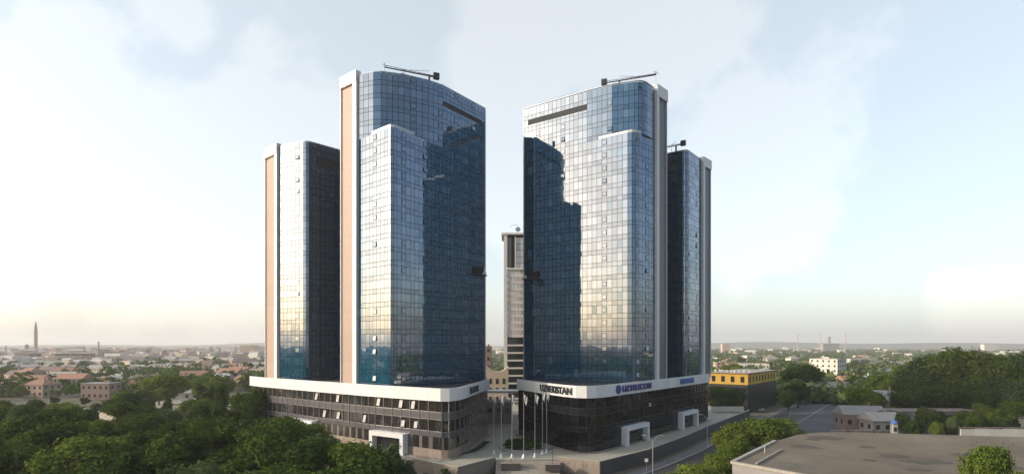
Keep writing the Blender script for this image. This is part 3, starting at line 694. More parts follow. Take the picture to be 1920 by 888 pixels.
# street lamps
def street_lamp(x, y, h, label):
    r = thing('street_lamp', label, 'street lamp', (x, y, GZ + .1), 'street lamps along the road')
    m = MB(); m.lathe((x, y, GZ + .1), [(.22, 0), (.2, .7), (.12, .9)], 10); m.build('base', STEEL, r)
    m = MB(); m.tube((x, y, GZ + .9), (x, y, GZ + h - 1.4), .12, .085, 8); m.build('pole', STEEL, r)
    for sgn in (-1, 1):
        m = MB(); pts = [Vector((x, y, GZ + h - 1.5)) + Vector((sgn * 2.0 * math.sin(t * 1.45), 0, 1.5 * (1 - math.cos(t * 1.57)) * .6 + t * .75)) for t in [i / 6 for i in range(7)]]
        pts = [Vector((x + sgn * 1.75 * (i / 6), y, GZ + h - 1.5 + 1.5 * math.sin(i / 6 * math.pi / 2))) for i in range(7)]
        for a, b in zip(pts[:-1], pts[1:]): m.tube(a, b, .06, .05, 6)
        ar = m.build('arm', STEEL, r)
        m = MB(); e = pts[-1]; m.box((e.x + sgn * .35, e.y, e.z - .04), (.85, .3, .14), ry=sgn * .12); m.build('luminaire', GREYAL, r)
p_ = P(1224, 0, 0) if False else None
Yl = 21 * F / 169; street_lamp((1224 - PX0) / F * Yl, Yl, 10, 'double-armed street lamp standing nearest the terrace corner wall')
Yl = 21 * F / 130; street_lamp((1326 - PX0) / F * Yl, Yl, 10, 'double-armed street lamp farther up the road by the second portal')
sp_ = P(1212, 884, GZ); r = thing('road_sign', 'small pale square road sign on a thin post by the dark wall', 'road sign', (sp_.x, sp_.y, GZ + .12))
m = MB(); m.tube((sp_.x, sp_.y, GZ + .1), (sp_.x, sp_.y, GZ + 3.2), .04); m.build('post', STEEL, r)
m = MB(); m.box((sp_.x, sp_.y - .06, GZ + 2.9), (.8, .04, .8)); m.build('plate', WHITE, r)

# vehicles
TYRE = mat('tyre', (.02, .02, .02), rough=.8); RIM = mat('rim', (.4, .4, .42), rough=.3, metal=.8)
CARGL = mat('car_glass', (.02, .025, .03), rough=.05, metal=.3); LAMP = mat('headlamp', (.7, .7, .68), rough=.1); TAIL = mat('tail_lamp', (.4, .02, .02), rough=.2)
def vehicle(name, label, cat, x, y, rz, L, W, prof, glass_rng, paint):
    """prof: side outline (x, z) of the body, x forward; glass_rng: window band as list of quads"""
    r = thing(name, label, cat, (x, y, GZ + .01), rz=rz)
    def part(nm, mb, m, sm=False):
        me_o = mb.build(nm, m, None, sm); me_o.parent = r; return me_o
    n = len(prof); b = MB(); vs = []
    for sy, tuck in ((-1, 0), (1, 0)):
        for (px_, pz_) in prof: k = .86 if pz_ > prof[0][1] + .62 * (max(p[1] for p in prof) - prof[0][1]) else 1.0; vs.append((px_, sy * W / 2 * k, pz_))
    b.add(vs, [tuple(range(n)), tuple(range(n, 2 * n))[::-1]] + [(i, n + i, n + (i + 1) % n, (i + 1) % n) for i in range(n)])
    bo = part('body', b, paint); bv = bo.modifiers.new('soft', 'BEVEL'); bv.width = .09; bv.segments = 3
    for g in glass_rng:
        m = MB(); m.add(g, [tuple(range(len(g)))]); go = part('window', m, CARGL); s_ = go.modifiers.new('t', 'SOLIDIFY'); s_.thickness = .03; s_.offset = 0
    for sx in (-1, 1):
        for sy in (-1, 1):
            wx, wy = sx * L * .31, sy * (W / 2 - .1)
            m = MB(); m.tube((wx, wy - .11, .33), (wx, wy + .11, .33), .33, .33, 16); t = part('tyre', m, TYRE)
            m = MB(); m.tube((wx, wy - .125, .33), (wx, wy + .125, .33), .2, .2, 12); part('rim', m, RIM)
    for sy in (-1, 1):
        m = MB(); m.box((L / 2 - .03, sy * W * .36, .75), (.1, .36, .18)); part('headlight', m, LAMP)
        m = MB(); m.box((-L / 2 + .03, sy * W * .38, .85), (.1, .25, .22)); part('tail_lamp', m, TAIL)
    return r
def car_at(px, py, rz, label, paint, name='parked_car'):
    p = P(px, py, GZ); L, W = 4.5, 1.8
    prof = [(-2.2, .28), (2.2, .28), (2.25, .62), (2.1, .82), (1.05, .95), (.35, 1.42), (-1.05, 1.45), (-1.75, 1.0), (-2.2, .92), (-2.25, .6)]
    gl = [[(.95, sy * .78 + 0, 1.0), (.38, sy * .80, 1.36), (-1.0, sy * .80, 1.38), (-1.55, sy * .88, 1.02), (.9, sy * .9, 1.0)] for sy in (-1, 1)]
    gl += [[(1.0, -.75, 1.0), (1.0, .75, 1.0), (.42, .68, 1.4), (.42, -.68, 1.4)], [(-1.72, -.7, 1.05), (-1.72, .7, 1.05), (-1.12, .66, 1.42), (-1.12, -.66, 1.42)]]
    return vehicle(name, label, 'car', p.x, p.y, rz, L, W, prof, gl, paint)
CARW = mat('car_white', (.75, .75, .74), rough=.25, spec=.5); CARG = mat('car_grey', (.22, .23, .25), rough=.3, metal=.3); CARB = mat('car_black', (.02, .02, .025), rough=.2)
car_at(1346, 824, R(55), 'grey car on the shaded road, half hidden by the roadside trees', CARG, 'car')
car_at(1428, 770, R(52), 'white car on the road by the yellow building\'s far corner', CARW, 'car')
car_at(1365, 800, R(232), 'black car coming down the shaded road', CARB, 'car')
car_at(1395, 762, R(55), 'dark car on the road before the yellow building', CARB, 'car')

# ------------------------------------------------------------------ trees
def crown_mesh(name, seed, n, R_, H_, leaf, m, lobes=13, flat=1.0, narrow=False):
    g = np.random.default_rng(seed)
    if narrow:
        t = g.random(lobes); cen = np.stack([g.normal(0, .12, lobes) * R_, g.normal(0, .12, lobes) * R_, (t - .5) * H_ * .85], 1); rad = (R_ * (.95 - .6 * t)) * g.uniform(.7, 1.0, lobes)
    else:
        d = g.normal(size=(lobes, 3)); d /= np.linalg.norm(d, axis=1)[:, None]; d *= (g.random(lobes) ** .4)[:, None]
        cen = d * np.array([R_ * .70, R_ * .70, H_ * .34]); rad = R_ * g.uniform(.2, .42, lobes)
    wt = rad ** 2; li = g.choice(lobes, n, p=wt / wt.sum())
    v = g.normal(size=(n, 3)); v[:, 2] = v[:, 2] * .9 + .18; v /= np.linalg.norm(v, axis=1)[:, None]
    bump = 1 + .13 * np.sin(v[:, 0] * 9 + li) * np.sin(v[:, 1] * 8 + li * 2) + .1 * np.sin(v[:, 2] * 11 + li)
    rr = rad[li] * (g.uniform(.55, 1.08, n) ** .5) * bump
    p = cen[li] + v * rr[:, None] * np.array([1, 1, .82 * flat])
    if narrow: pass
    st = g.random(n) < .14; p[st] += v[st] * (rad[li[st]] * g.uniform(.08, .42, st.sum()))[:, None]
    nr = v + g.normal(size=(n, 3)) * .55; nr[:, 2] += .25; nr /= np.linalg.norm(nr, axis=1)[:, None]
    a = np.cross(nr, g.normal(size=(n, 3))); a /= np.linalg.norm(a, axis=1)[:, None]; b = np.cross(nr, a)
    s = leaf * g.uniform(.55, 1.25, n)[:, None]
    fold = nr * s * .18
    V = np.stack([p - a * s * .62, p - b * s * .36 + fold, p + a * s * .62, p + b * s * .36 + fold], 1).reshape(-1, 3)
    me = bpy.data.meshes.new(name); nv = n * 4
    me.vertices.add(nv); me.vertices.foreach_set('co', V.astype(np.float32).ravel())
    me.loops.add(nv); me.loops.foreach_set('vertex_index', np.arange(nv, dtype=np.int32))
    me.polygons.add(n); me.polygons.foreach_set('loop_start', np.arange(0, nv, 4, dtype=np.int32)); me.polygons.foreach_set('loop_total', np.full(n, 4, np.int32))
    me.materials.append(m); me.update(calc_edges=True)
    return me
def trunk_mesh(seed, hgt, r0):
    rnd = random.Random(seed); m = MB(); x = y = 0; pts = [Vector((0, 0, 0))]
    for k in range(1, 5): x += rnd.uniform(-.25, .25); y += rnd.uniform(-.25, .25); pts.append(Vector((x, y, hgt * k / 4)))
    for k in range(4): m.tube(pts[k], pts[k + 1], r0 * (1 - .17 * k), r0 * (1 - .17 * (k + 1)), 7)
    for k in range(6):
        b = pts[rnd.choice((2, 3, 4))]; a_ = rnd.uniform(0, 6.28); l = hgt * rnd.uniform(.35, .6); e = b + Vector((math.cos(a_) * l * .7, math.sin(a_) * l * .7, l * .75))
        mid = (b + e) / 2 + Vector((0, 0, -.1 * l)); m.tube(b, mid, r0 * .4, r0 * .26, 5); m.tube(mid, e, r0 * .26, r0 * .1, 5)
    o = m.build('trunk', BARK); me = o.data; bpy.data.objects.remove(o); return me
CR = {}
def proto(kind, k):
    key = (kind, k)
    if key not in CR:
        if kind == 'near': m = (LEAFA, LEAFA, LEAFB, LEAFC, LEAFA, LEAFB)[k]; me = crown_mesh('crown', 11 + k, 13000, 4.6, 8.0, .38, m, lobes=24 + k)
        elif kind == 'mid': m = (LEAFA, LEAFB, LEAFC, LEAFB)[k]; me = crown_mesh('crown', 41 + k, 3200, 4.6, 8.0, .85, m, lobes=13 + k)
        elif kind == 'narrow': me = crown_mesh('crown', 71 + k, 5000, 2.1, 9.0, .42, (LEAFC, LEAFA)[k], lobes=16, narrow=True)
        elif kind == 'big': me = crown_mesh('crown', 81 + k, 20000, 5.2, 8.5, .40, (LEAFC, LEAFB, LEAFA)[k], lobes=40)
        elif kind == 'fine': me = crown_mesh('crown', 95 + k, 26000, 4.6, 8.4, .26, (LEAFB, LEAFC)[k], lobes=34)
        CR[key] = (me, trunk_mesh(100 + k, 6.5, .28))
    return CR[key]
def tree(x, y, h, kind, k, label, group, cat='tree', name='tree', zb=GZ, wide=1.0):
    cm, tm = proto(kind, k)
    r = thing(name, label, cat, (x, y, zb), group)
    ch = {'near': 8.6, 'mid': 8.6, 'narrow': 10.5, 'big': 9.0, 'fine': 9.0}[kind]; ctr = .55 if kind != 'narrow' else .52
    s = h * (.80 if kind != 'narrow' else .92) / ch; c = link(bpy.data.objects.new('crown', cm), r)
    c.location = (0, 0, h * ctr); c.scale = (s * wide, s * wide, s); c.rotation_euler = (0, 0, random.uniform(0, 6.28))
    t = link(bpy.data.objects.new('trunk', tm), r); t.scale = (h / 12, h / 12, h * .55 / 6.5); t.rotation_euler = (0, 0, random.uniform(0, 6.28))
    return r
def top_h(py, Y): return CAM_H - (py - PY0) * Y / F - GZ      # tree height whose top shows at row py
ADJ = {'near': ['dark green', 'dense dark', 'yellow-green', 'grey-green', 'dark bushy', 'bright leafy'], 'mid': ['dark green', 'yellow-green', 'grey-green', 'bright green'], 'big': ['tall grey-green', 'tall bright green', 'tall dark green'], 'narrow': ['slim grey-green', 'slim dark']}
# the grove: rows from the street back to the houses; outline of its tops read from the photograph
sil = [(-60, 742), (0, 738), (60, 738), (120, 742), (170, 752), (215, 735), (240, 716), (265, 700), (300, 692), (340, 704), (380, 700), (420, 705), (445, 716), (475, 738), (500, 762), (540, 768), (575, 790), (620, 805), (660, 806), (690, 835), (720, 870)]
def sil_y(px):
    for (x0, y0), (x1, y1) in zip(sil[:-1], sil[1:]):
        if x0 <= px <= x1: return y0 + (y1 - y0) * (px - x0) / (x1 - x0)
    return 742 if px < 0 else 900
GR = 'trees of the grove before the podium'
rowsY = [(70, 700, 14.5, 7.0), (86, 668, 14.5, 7.5), (104, 650, 15, 8.0), (124, 560, 15, 8.5), (146, 500, 15, 9.5), (172, 470, 15, 10.5), (204, 440, 15, 12), (240, 420, 15, 14), (285, 400, 14, 17)]
rname = ['street-side row', 'second row', 'third row', 'fourth row', 'fifth row', 'sixth row', 'seventh row', 'eighth row', 'ninth row, by the houses']
for ri, (Y, pmax, h0, dx) in enumerate(rowsY):
    x = -Y * .93; i = 0
    while True:
        xx = x + random.uniform(-.3, .3) * dx; yy = Y + random.uniform(-.35, .35) * (8 if Y < 150 else 16)
        px = PX0 + xx / yy * F
        if px > pmax: break
        h = h0 * random.uniform(.85, 1.2); lim = top_h(sil_y(px), yy)
        if Y > 230 and random.random() < .25: x += dx; continue
        if lim < h: h = max(5.5, lim * random.uniform(.93, 1.0))
        elif lim < 21 and random.random() < .35: h = lim * .97
        k = random.choice((0, 1, 2, 3, 4, 4, 0, 5) if px > 120 or Y < 130 else (2, 5, 2, 0))
        if ri < 3: k = random.choice((0, 1, 4, 5, 3, 2))
        kind, kk_ = ('near', k) if Y < 230 else ('mid', k % 4)
        if kind == 'near' and random.random() < .16: kind, kk_ = 'narrow', k % 2
        tree(xx, yy, h, kind, kk_, f'{ADJ[kind][kk_]} tree, {nth(i)} from the left in the grove\'s {rname[ri]}', GR, wide=random.uniform(.95, 1.25))
        i += 1; x += dx
# named single trees
def tree_px(px, ptop, Y, kind, k, label, group=None, wide=1.0): tree((px - PX0) / F * Y, Y, top_h(ptop, Y), kind, k, label, group, wide=wide)
tree_px(300, 688, 262, 'near', 5, 'broad sunlit tree rising above the grove before the white boxes', wide=1.25)
tree_px(392, 697, 285, 'near', 2, 'wide flat-topped bright tree at the back of the grove', wide=1.7)
tree_px(468, 712, 185, 'near', 4, 'round dark tree by the far end of the white fascia', wide=.95)
tree_px(735, 812, 112, 'narrow', 0, 'slim tree with an uneven top before the white portal', wide=1.25)
tree_px(708, 826, 108, 'narrow', 1, 'slim dark tree just before the white portal\'s edge', wide=1.2)
tree_px(765, 848, 110, 'narrow', 0, 'small thin tree between the white portal and the retaining wall', wide=1.2)
tree_px(640, 808, 112, 'near', 1, 'round very dark tree before the podium, beside the slim trees', wide=1.05)
tree_px(835, 868, 112, 'narrow', 0, 'small pointed tree top below the tan retaining wall', wide=1.5)
tree_px(800, 878, 106, 'narrow', 1, 'lowest small tree top below the tan retaining wall', wide=1.5)
for i, (px, pt, Y, k, wd) in enumerate([(515, 762, 132, 4, 1.1), (548, 770, 128, 5, 1.1), (578, 786, 124, 0, 1.1), (606, 798, 120, 3, 1.0), (664, 822, 112, 0, 1.0), (690, 846, 104, 4, 1.0), (560, 800, 108, 1, 1.1), (615, 830, 102, 0, 1.0)]):
    tree_px(px, pt, Y, 'near', k, f'{ADJ["near"][k]} tree, {nth(i)} of those before the podium windows', GR, wd)
# roadside trees and bushes on the other side
for i, (px, pt, Y, k, wd) in enumerate([(1362, 795, 150, 5, 1.0), (1392, 778, 148, 5, 1.1), (1425, 768, 150, 2, 1.15), (1462, 770, 152, 5, 1.0), (1485, 790, 147, 3, .9), (1380, 815, 126, 2, 1.1), (1345, 838, 112, 5, 1.1), (1322, 862, 102, 2, 1.1), (1298, 857, 99, 5, 1.1), (1264, 871, 95, 3, 1.0)]):
    tree_px(px, pt, Y, 'near' if i < 5 else 'fine', k if i < 5 else (k == 3) * 1, f'{ADJ["near"][k]} roadside tree, {nth(i)} in the clump between road and flat roof', 'roadside trees by the flat roof', wd)
tree_px(1860, 808, 84, 'fine', 0, 'sunlit bushy tree standing before the flat roof', None, .62)
tree_px(1915, 860, 76, 'fine', 0, 'low bright tree top cut by the picture edge before the flat roof', None, .6)
tree_px(1690, 884, 86, 'narrow', 0, 'sparse twig-like shrub top at the flat roof\'s near edge', None, .5)
# tall trees at the right
BT = 'tall plane trees behind the white house'
for i, (px, pt, Y, k, wd) in enumerate([(1655, 692, 265, 1, .9), (1700, 670, 262, 1, .95), (1743, 652, 250, 0, .95), (1790, 637, 245, 1, 1.0), (1836, 662, 240, 0, .95), (1880, 654, 235, 1, .95), (1925, 644, 240, 0, 1.0), (1965, 655, 240, 0, 1.0),
                                          (1720, 700, 225, 2, 1.2), (1770, 705, 222, 2, 1.3), (1820, 712, 220, 2, 1.1), (1870, 700, 222, 0, 1.2), (1915, 705, 215, 0, 1.1)]):
    tree_px(px, pt, Y, 'big', k, f'{ADJ["big"][k]} tree, {nth(i if i < 8 else i - 8)} from the left in the {"back" if i < 8 else "front"} row behind the white house', BT, wd)
for i, (px, pt, Y, k, wd) in enumerate([(1610, 714, 235, 5, .95), (1632, 724, 228, 2, .9), (1500, 672, 330, 4, 1.25), (1496, 702, 275, 0, .9), (1476, 722, 246, 3, .9), (1588, 708, 330, 0, .9), (1345, 715, 236, 3, .8), (1368, 718, 240, 3, .8), (1385, 722, 236, 3, .7), (1786, 772, 176, 3, .6), (1756, 782, 174, 2, .6), (1840, 745, 205, 5, .6), (1712, 778, 176, 0, .7), (1690, 766, 184, 3, .6), (1826, 770, 180, 4, .7), (1738, 754, 186, 3, .85), (1806, 758, 187, 5, .85), (1768, 762, 190, 0, .9), (1850, 752, 188, 2, .9), (1885, 762, 184, 4, .9), (1905, 740, 200, 5, 1.0), (1655, 762, 200, 2, .8), (1590, 752, 215, 5, .9)]):
    tree_px(px, pt, Y, 'near', k, ['leafy tree beside the broken stone wall', 'small yellow-green tree by the stone wall', 'big round dark tree beyond the yellow building', 'dark tree past the far end of the yellow building', 'grey-green tree by the yellow building\'s shaded side',
        'small dark tree before the white apartment block', 'thin street tree at the yellow building\'s front, nearest the podium', 'middle street tree at the yellow building\'s front', 'low street tree at the yellow building\'s front, by its corner', 'narrow bush before the white house',
        'round light bush before the white house', 'pale bush beside the white house\'s end', 'dark bush at the porch of the white house', 'grey-green tree between kiosk and white house', 'dark bush where the garden wall meets the white house', 'grey-green tree covering part of the white house by the kiosk side', 'bright tree covering part of the white house by the garden wall side', 'dark tree in the middle before the white house', 'yellow-green tree over the end of the white house', 'dark tree over the garden wall', 'bright tree at the picture edge above the garden wall', 'yellow-green tree by the sheds and kiosk', 'bright tree at the corner of the shaded yard'][i], None, wd)
# shrubs of the round bed
for i in range(9):
    a_ = i / 9 * 6.283; rr_ = 4.2 if i else 0
    tree(3.5 + rr_ * math.cos(a_), 152 + rr_ * math.sin(a_), 2.4, 'mid', 0, f'low dark shrub in the round bed, {nth(i)} of its ring', 'shrubs of the round bed', cat='shrub', name='shrub', zb=.2, wide=1.9)
# trees between the houses on the right and left
for (lab, rows_, side) in (('right', [(300, 1330, 1340, 10), (360, 1335, 1700, 9), (440, 1330, 1930, 13), (540, 1330, 1930, 14), (680, 1330, 1940, 15), (860, 1330, 1940, 16), (1100, 1330, 1940, 16)], 1),
                           ('left', [(390, 100, 480, 9), (470, 20, 500, 9), (600, 0, 500, 8), (780, 0, 500, 8)], 0)):
    for ri, (Y, p0, p1, n) in enumerate(rows_):
        for i in range(n):
            px = p0 + (p1 - p0) * (i + random.uniform(.15, .85)) / n; yy = Y * random.uniform(.94, 1.06); h = random.uniform(9, 14) * (1.12 if side else .8)
            k = random.choice((0, 1, 2, 3, 1) if side else (0, 2, 0, 2))
            tree((px - PX0) / F * yy, yy, h, 'mid', k, f'distant {ADJ["mid"][k]} tree, {nth(i)} from the left in the {nth(ri)} line beyond the {"yellow building" if side else "grove"}', 'distant trees among the ' + ('suburb gardens' if side else 'old town roofs'), wide=random.uniform(1.0, 1.5))

# ------------------------------------------------------------------ houses and other buildings
WALLS = [mat('wall_cream', (.55, .46, .36), rough=.8, var=.08, nscale=.2, obj_var=.12), mat('wall_white', (.64, .61, .55), rough=.8, var=.08, nscale=.2, obj_var=.1), mat('wall_pink', (.50, .38, .31), rough=.85, var=.1, nscale=.2, obj_var=.15),
         mat('wall_grey', (.36, .34, .33), rough=.85, var=.12, nscale=.2, obj_var=.15), mat('wall_brown', (.27, .20, .17), rough=.85, var=.12, nscale=.2, obj_var=.15)]
ROOFS = [mat('roof_terracotta', (.34, .19, .13), rough=.8, var=.18, nscale=.8, obj_var=.12), mat('roof_grey', (.30, .29, .29), rough=.7, var=.15, nscale=.4, obj_var=.2), mat('roof_pale', (.38, .35, .33), rough=.7, var=.12, nscale=.3, obj_var=.15), mat('roof_brown', (.20, .15, .13), rough=.8, var=.2, nscale=.5, obj_var=.2)]
WIN = mat('house_window', (.03, .035, .04), rough=.1, spec=.6)
def house(x, y, wd, dp, h, rz, style, wall, roof, label, group, cat='house', name='house', windows=True, z=GZ, trim=True, nfl=None):
    r = thing(name, label, cat, (x, y, z), group, rz)
    def part(nm, mb, m):
        o = mb.build(nm, m); o.parent = r; return o
    m = MB(); m.box((0, 0, h / 2 - .3), (wd, dp, h + .6)); wl = part('wall', m, wall)
    rf = MB(); ov = .45
    if style == 'flat':
        rf.box((0, 0, h + .16), (wd + .5, dp + .5, .3)); ro = part('roof', rf, roof)
        m = MB(); m.box((wd * .2, dp * .1, h + .8), (wd * .18, dp * .2, 1.1)); part('roof_hatch', m, wall)
    elif style == 'parapet':
        rf.box((0, 0, h + .05), (wd - .4, dp - .4, .12)); ro = part('roof', rf, roof)
        m = MB()
        for sx in (-1, 1): m.box((sx * (wd / 2 - .1), 0, h + .55), (.24, dp, .9))
        for sy in (-1, 1): m.box((0, sy * (dp / 2 - .1), h + .55), (wd - .48, .24, .9))
        part('parapet', m, wall)
    else:
        rh = min(wd, dp) * (.32 if style == 'gable' else .27); a, b = wd / 2 + ov, dp / 2 + ov
        ins = a * .02 if style == 'gable' else min(a, b) * .85
        if wd >= dp: rid = [(-a + ins, 0, h + rh), (a - ins, 0, h + rh)]
        else: rid = [(0, -b + ins, h + rh), (0, b - ins, h + rh)]
        e = [(-a, -b, h), (a, -b, h), (a, b, h), (-a, b, h)]; e2 = [(p[0], p[1], h - .18) for p in e]
        if wd >= dp: fs = [(0, 1, 5, 4), (2, 3, 4, 5), (1, 2, 5), (3, 0, 4)]
        else: fs = [(1, 2, 5, 4), (3, 0, 4, 5), (0, 1, 4), (2, 3, 5)]
        rf.add(e + rid + e2, fs + [(6, 9, 8, 7), (0, 6, 7, 1), (1, 7, 8, 2), (2, 8, 9, 3), (3, 9, 6, 0)]); ro = part('roof', rf, roof)
        m = MB(); m.box((wd * .22, dp * .05, h + rh * .9), (.7, .7, rh * .9 + .4)); c = m.build('chimney', wall); c.parent = ro
    if windows:
        nf = nfl or max(1, int(h / 3.1)); n = max(2, int(wd / 3.2)); n2 = max(1, int(dp / 4))
        def win(cx, cy, cz, wx, wy, wz):
            m = MB(); m.box((cx, cy, cz), (wx, wy, wz)); o = part('window', m, WIN)
            if trim:
                m = MB(); m.box((cx, cy - (.08 if wy < wx else 0), cz - wz / 2 - .08), (wx + .25 if wx > wy else wx + .1, wy + .1, .12)); s_ = m.build('sill', wall); s_.parent = o
        for f in range(nf):
            zc = h / nf * (f + .55)
            for i in range(n): win(-wd / 2 + wd * (i + .5) / n, -dp / 2 - .02, zc, min(1.3, wd / n * .5), .1, min(1.6, h / nf * .5))
            for i in range(n2):
                for sx in (-1, 1): win(sx * (wd / 2 + .02), -dp / 2 + dp * (i + .5) / n2, zc, .1, min(1.3, dp / n2 * .4), min(1.6, h / nf * .5))
        m = MB(); m.box((wd * .12, -dp / 2 - .04, 1.05), (1.1, .1, 2.1)); part('door', m, ROOFS[3])
    return r
def house_px(px, pbase, wd, dp, h, rz, style, wall, roof, label, group=None, **kw):
    p = P(px, pbase, GZ); return house(p.x, p.y, wd, dp, h, rz, style, wall, roof, label, group, **kw)
W, RF = WALLS, ROOFS
GL = 'houses behind the grove'
for (px, pb, wd, dp, h, rz, st_, wl, rf, lb) in [
    (22, 741, 17, 11, 6.0, .1, 'hip', W[2], RF[0], 'low terracotta-roofed house cut by the picture edge behind the grove'),
    (78, 742, 15, 12, 7.2, -.15, 'hip', W[2], RF[0], 'terracotta hip-roofed house with tan walls behind the yellow-green trees'),
    (55, 724, 26, 10, 5.5, .05, 'gable', W[0], RF[0], 'long terracotta-roofed house directly behind the two tan ones'),
    (190, 748, 17, 9, 9.2, -.08, 'flat', W[4], RF[1], 'brown box building with a pale flat roof among the trees'),
    (122, 716, 18, 9, 6, .1, 'gable', W[3], RF[2], 'pale-roofed low house right of the terracotta houses'),
    (246, 735, 10, 9, 5.5, .3, 'gable', W[2], RF[0], 'small pink gabled house between the brown box and the broad tree'),
    (222, 721, 14, 10, 6, -.3, 'hip', W[1], RF[2], 'pale hip-roofed house behind the small pink gabled one'),
    (345, 716, 18, 10, 5, .2, 'hip', W[2], RF[2], 'pinkish roofed house beyond the broad sunlit tree'),
    (372, 748, 12, 10, 4, .1, 'hip', W[3], RF[2], 'low dusty pink roof showing between the grove trees'),
    (405, 716, 16, 9, 5, 0, 'gable', W[0], RF[1], 'cream house behind the flat-topped bright tree'),
    (445, 712, 22, 9, 5.5, 0, 'flat', W[0], RF[2], 'long cream flat-roofed house near the end of the white fascia'),
    (487, 713, 14, 9, 10, -.2, 'flat', W[0], RF[2], 'tall cream block beside the end of the shorter tower'),
    (284, 699, 12, 8, 8.2, 0, 'flat', W[1], RF[2], 'bright white box building, smaller of the two behind the broad tree'),
    (309, 699, 17, 9, 10, 0, 'flat', W[1], RF[2], 'bright white box building, larger of the two behind the broad tree')]:
    house_px(px, pb, wd, dp, h, rz, st_, wl, rf, lb, GL)
# old town beyond, line after line
lines = [(420, 110, 490, 8, 5.5), (500, 0, 495, 13, 6), (590, 0, 497, 15, 6.5), (700, 320, 497, 9, 7), (820, 0, 498, 18, 7.5), (960, 0, 498, 18, 8.5), (1130, 0, 498, 18, 10), (1330, 0, 498, 16, 13)]
for ri, (Y, p0, p1, n, h0) in enumerate(lines):
    for i in range(n):
        px = p0 + (p1 - p0) * (i + random.uniform(.2, .8)) / n; yy = Y * random.uniform(.95, 1.05)
        wd = random.uniform(10, 22) * (1 + Y / 2500); st_ = random.choice(('flat', 'gable', 'hip', 'flat', 'gable')); wi = random.choice((0, 1, 2, 3, 1, 0, 2)); rf = random.choice((0, 1, 2, 2, 3)) if ri < 4 else random.choice((1, 2, 2, 3))
        house((px - PX0) / F * yy, yy, wd, random.uniform(8, 13), h0 * random.uniform(.7, 1.35), random.uniform(-.4, .4), st_, W[wi], RF[rf],
              f'{["cream", "white", "pinkish", "grey", "brown"][wi]} {dict(flat="flat-roofed", gable="gabled", hip="hip-roofed")[st_]} house, {nth(i)} from the left in the {nth(ri)} line of the old town', 'old town houses', windows=ri < 4, trim=False)
# suburb on the right
lines = [(330, 1500, 1700, 3, 6), (400, 1340, 1660, 6, 6.5), (500, 1340, 1680, 6, 7), (640, 1340, 1920, 9, 7.5), (820, 1340, 1925, 10, 8), (1050, 1340, 1925, 10, 9)]
for ri, (Y, p0, p1, n, h0) in enumerate(lines):
    for i in range(n):
        px = p0 + (p1 - p0) * (i + random.uniform(.15, .85)) / n; yy = Y * random.uniform(.94, 1.06)
        st_ = random.choice(('flat', 'hip', 'gable', 'flat')); wi = random.choice((0, 1, 1, 0, 3)); rf = random.choice((0, 1, 2, 2))
        house((px - PX0) / F * yy, yy, random.uniform(11, 22), random.uniform(9, 14), h0 * random.uniform(.7, 1.3), random.uniform(-.5, .5), st_, W[wi], RF[rf],
              f'{["cream", "white", "pinkish", "grey", "brown"][wi]} {dict(flat="flat-roofed", gable="gabled", hip="hip-roofed")[st_]} house, {nth(i)} from the left in the {nth(ri)} line beyond the road', 'suburb houses among the trees', windows=ri < 3, trim=False)
house_px(1552, 716, 17, 22, 19.5, R(38), 'flat', W[1], RF[2], 'white five-storey apartment block with one shaded side', nfl=5)
house_px(1412, 706, 26, 16, 12, R(-12), 'parapet', W[1], RF[2], 'pale block with a cream side beyond the yellow building')
house_px(1612, 690, 40, 16, 12, R(8), 'parapet', W[1], RF[2], 'long white low block with stepped roofs in the trees')
house_px(1348, 702, 9, 10, 13, 0, 'flat', W[2], RF[1], 'narrow pinkish block peeping past the shorter tower')
house_px(1668, 760, 17, 13, 10.5, R(-10), 'hip', W[1], RF[0], 'tan hip-roofed house with white walls by the tall trees')
house_px(1650, 775, 17, 13, 6.5, R(-25), 'gable', W[4], RF[1], 'dark house with a broad purple-grey roof below the tan roof', )
# yellow building
YEL = mat('yellow_render', (.62, .38, .06), rough=.75, var=.06, nscale=.2)
yb = Vector((100.1, 259.8, GZ)); ybr = thing('yellow_building', 'two-tone building with a yellow upper storey over dark shopfronts', 'building', (yb.x, yb.y, GZ), rz=R(-40))
def ypart(nm, mb, m, par=None):
    o = mb.build(nm, m); o.parent = par or ybr; return o
yw, ydp, y1, y2 = 18.0, 46.0, 12.8, 17.6
m = MB(); m.box((0, ydp / 2, y1 / 2 - .3), (yw - .6, ydp - .6, y1 + .6)); ypart('shop_wall', m, mat('shop_dark', (.04, .038, .036), rough=.4, var=.2))
m = MB(); m.box((0, ydp / 2, (y1 + y2) / 2), (yw, ydp, y2 - y1)); ypart('upper_wall', m, YEL)
m = MB(); m.box((0, ydp / 2, y2 + .2), (yw + .8, ydp + .8, .4)); ypart('cornice', m, mat('brown_cornice', (.22, .13, .06), rough=.7))
m = MB(); m.box((0, ydp / 2, y2 + .46), (yw - .6, ydp - .6, .12)); ypart('roof', m, RF[2])
for i in range(4):
    m = MB(); m.box((-6.6 + i * 4.4, -.02, 15.2), (1.7, .12, 2.7)); o = ypart('window', m, WIN)
    m = MB(); m.box((-6.6 + i * 4.4, -.08, 13.75), (2.1, .2, .18)); ypart('sill', m, W[0], o)
for i in range(9):
    m = MB(); m.box((yw / 2 + .02, 3 + i * 4.8, 15.2), (.12, 1.6, 2.5)); ypart('window', m, WIN)
for f in range(3):
    for i in range(6):
        m = MB(); m.box((-7.2 + i * 2.85, .26, 2.1 + f * 3.9), (2.5, .1, 3.3)); ypart('shop_pane', m, DOORG)
for i in range(14):
    m = MB(); m.box((-8 + i * 1.2, 3 + random.random() * 6, y2 + .95), (.8, .8, random.uniform(.6, 1.3))); ypart('roof_unit', m, random.choice((W[1], GREYAL)))
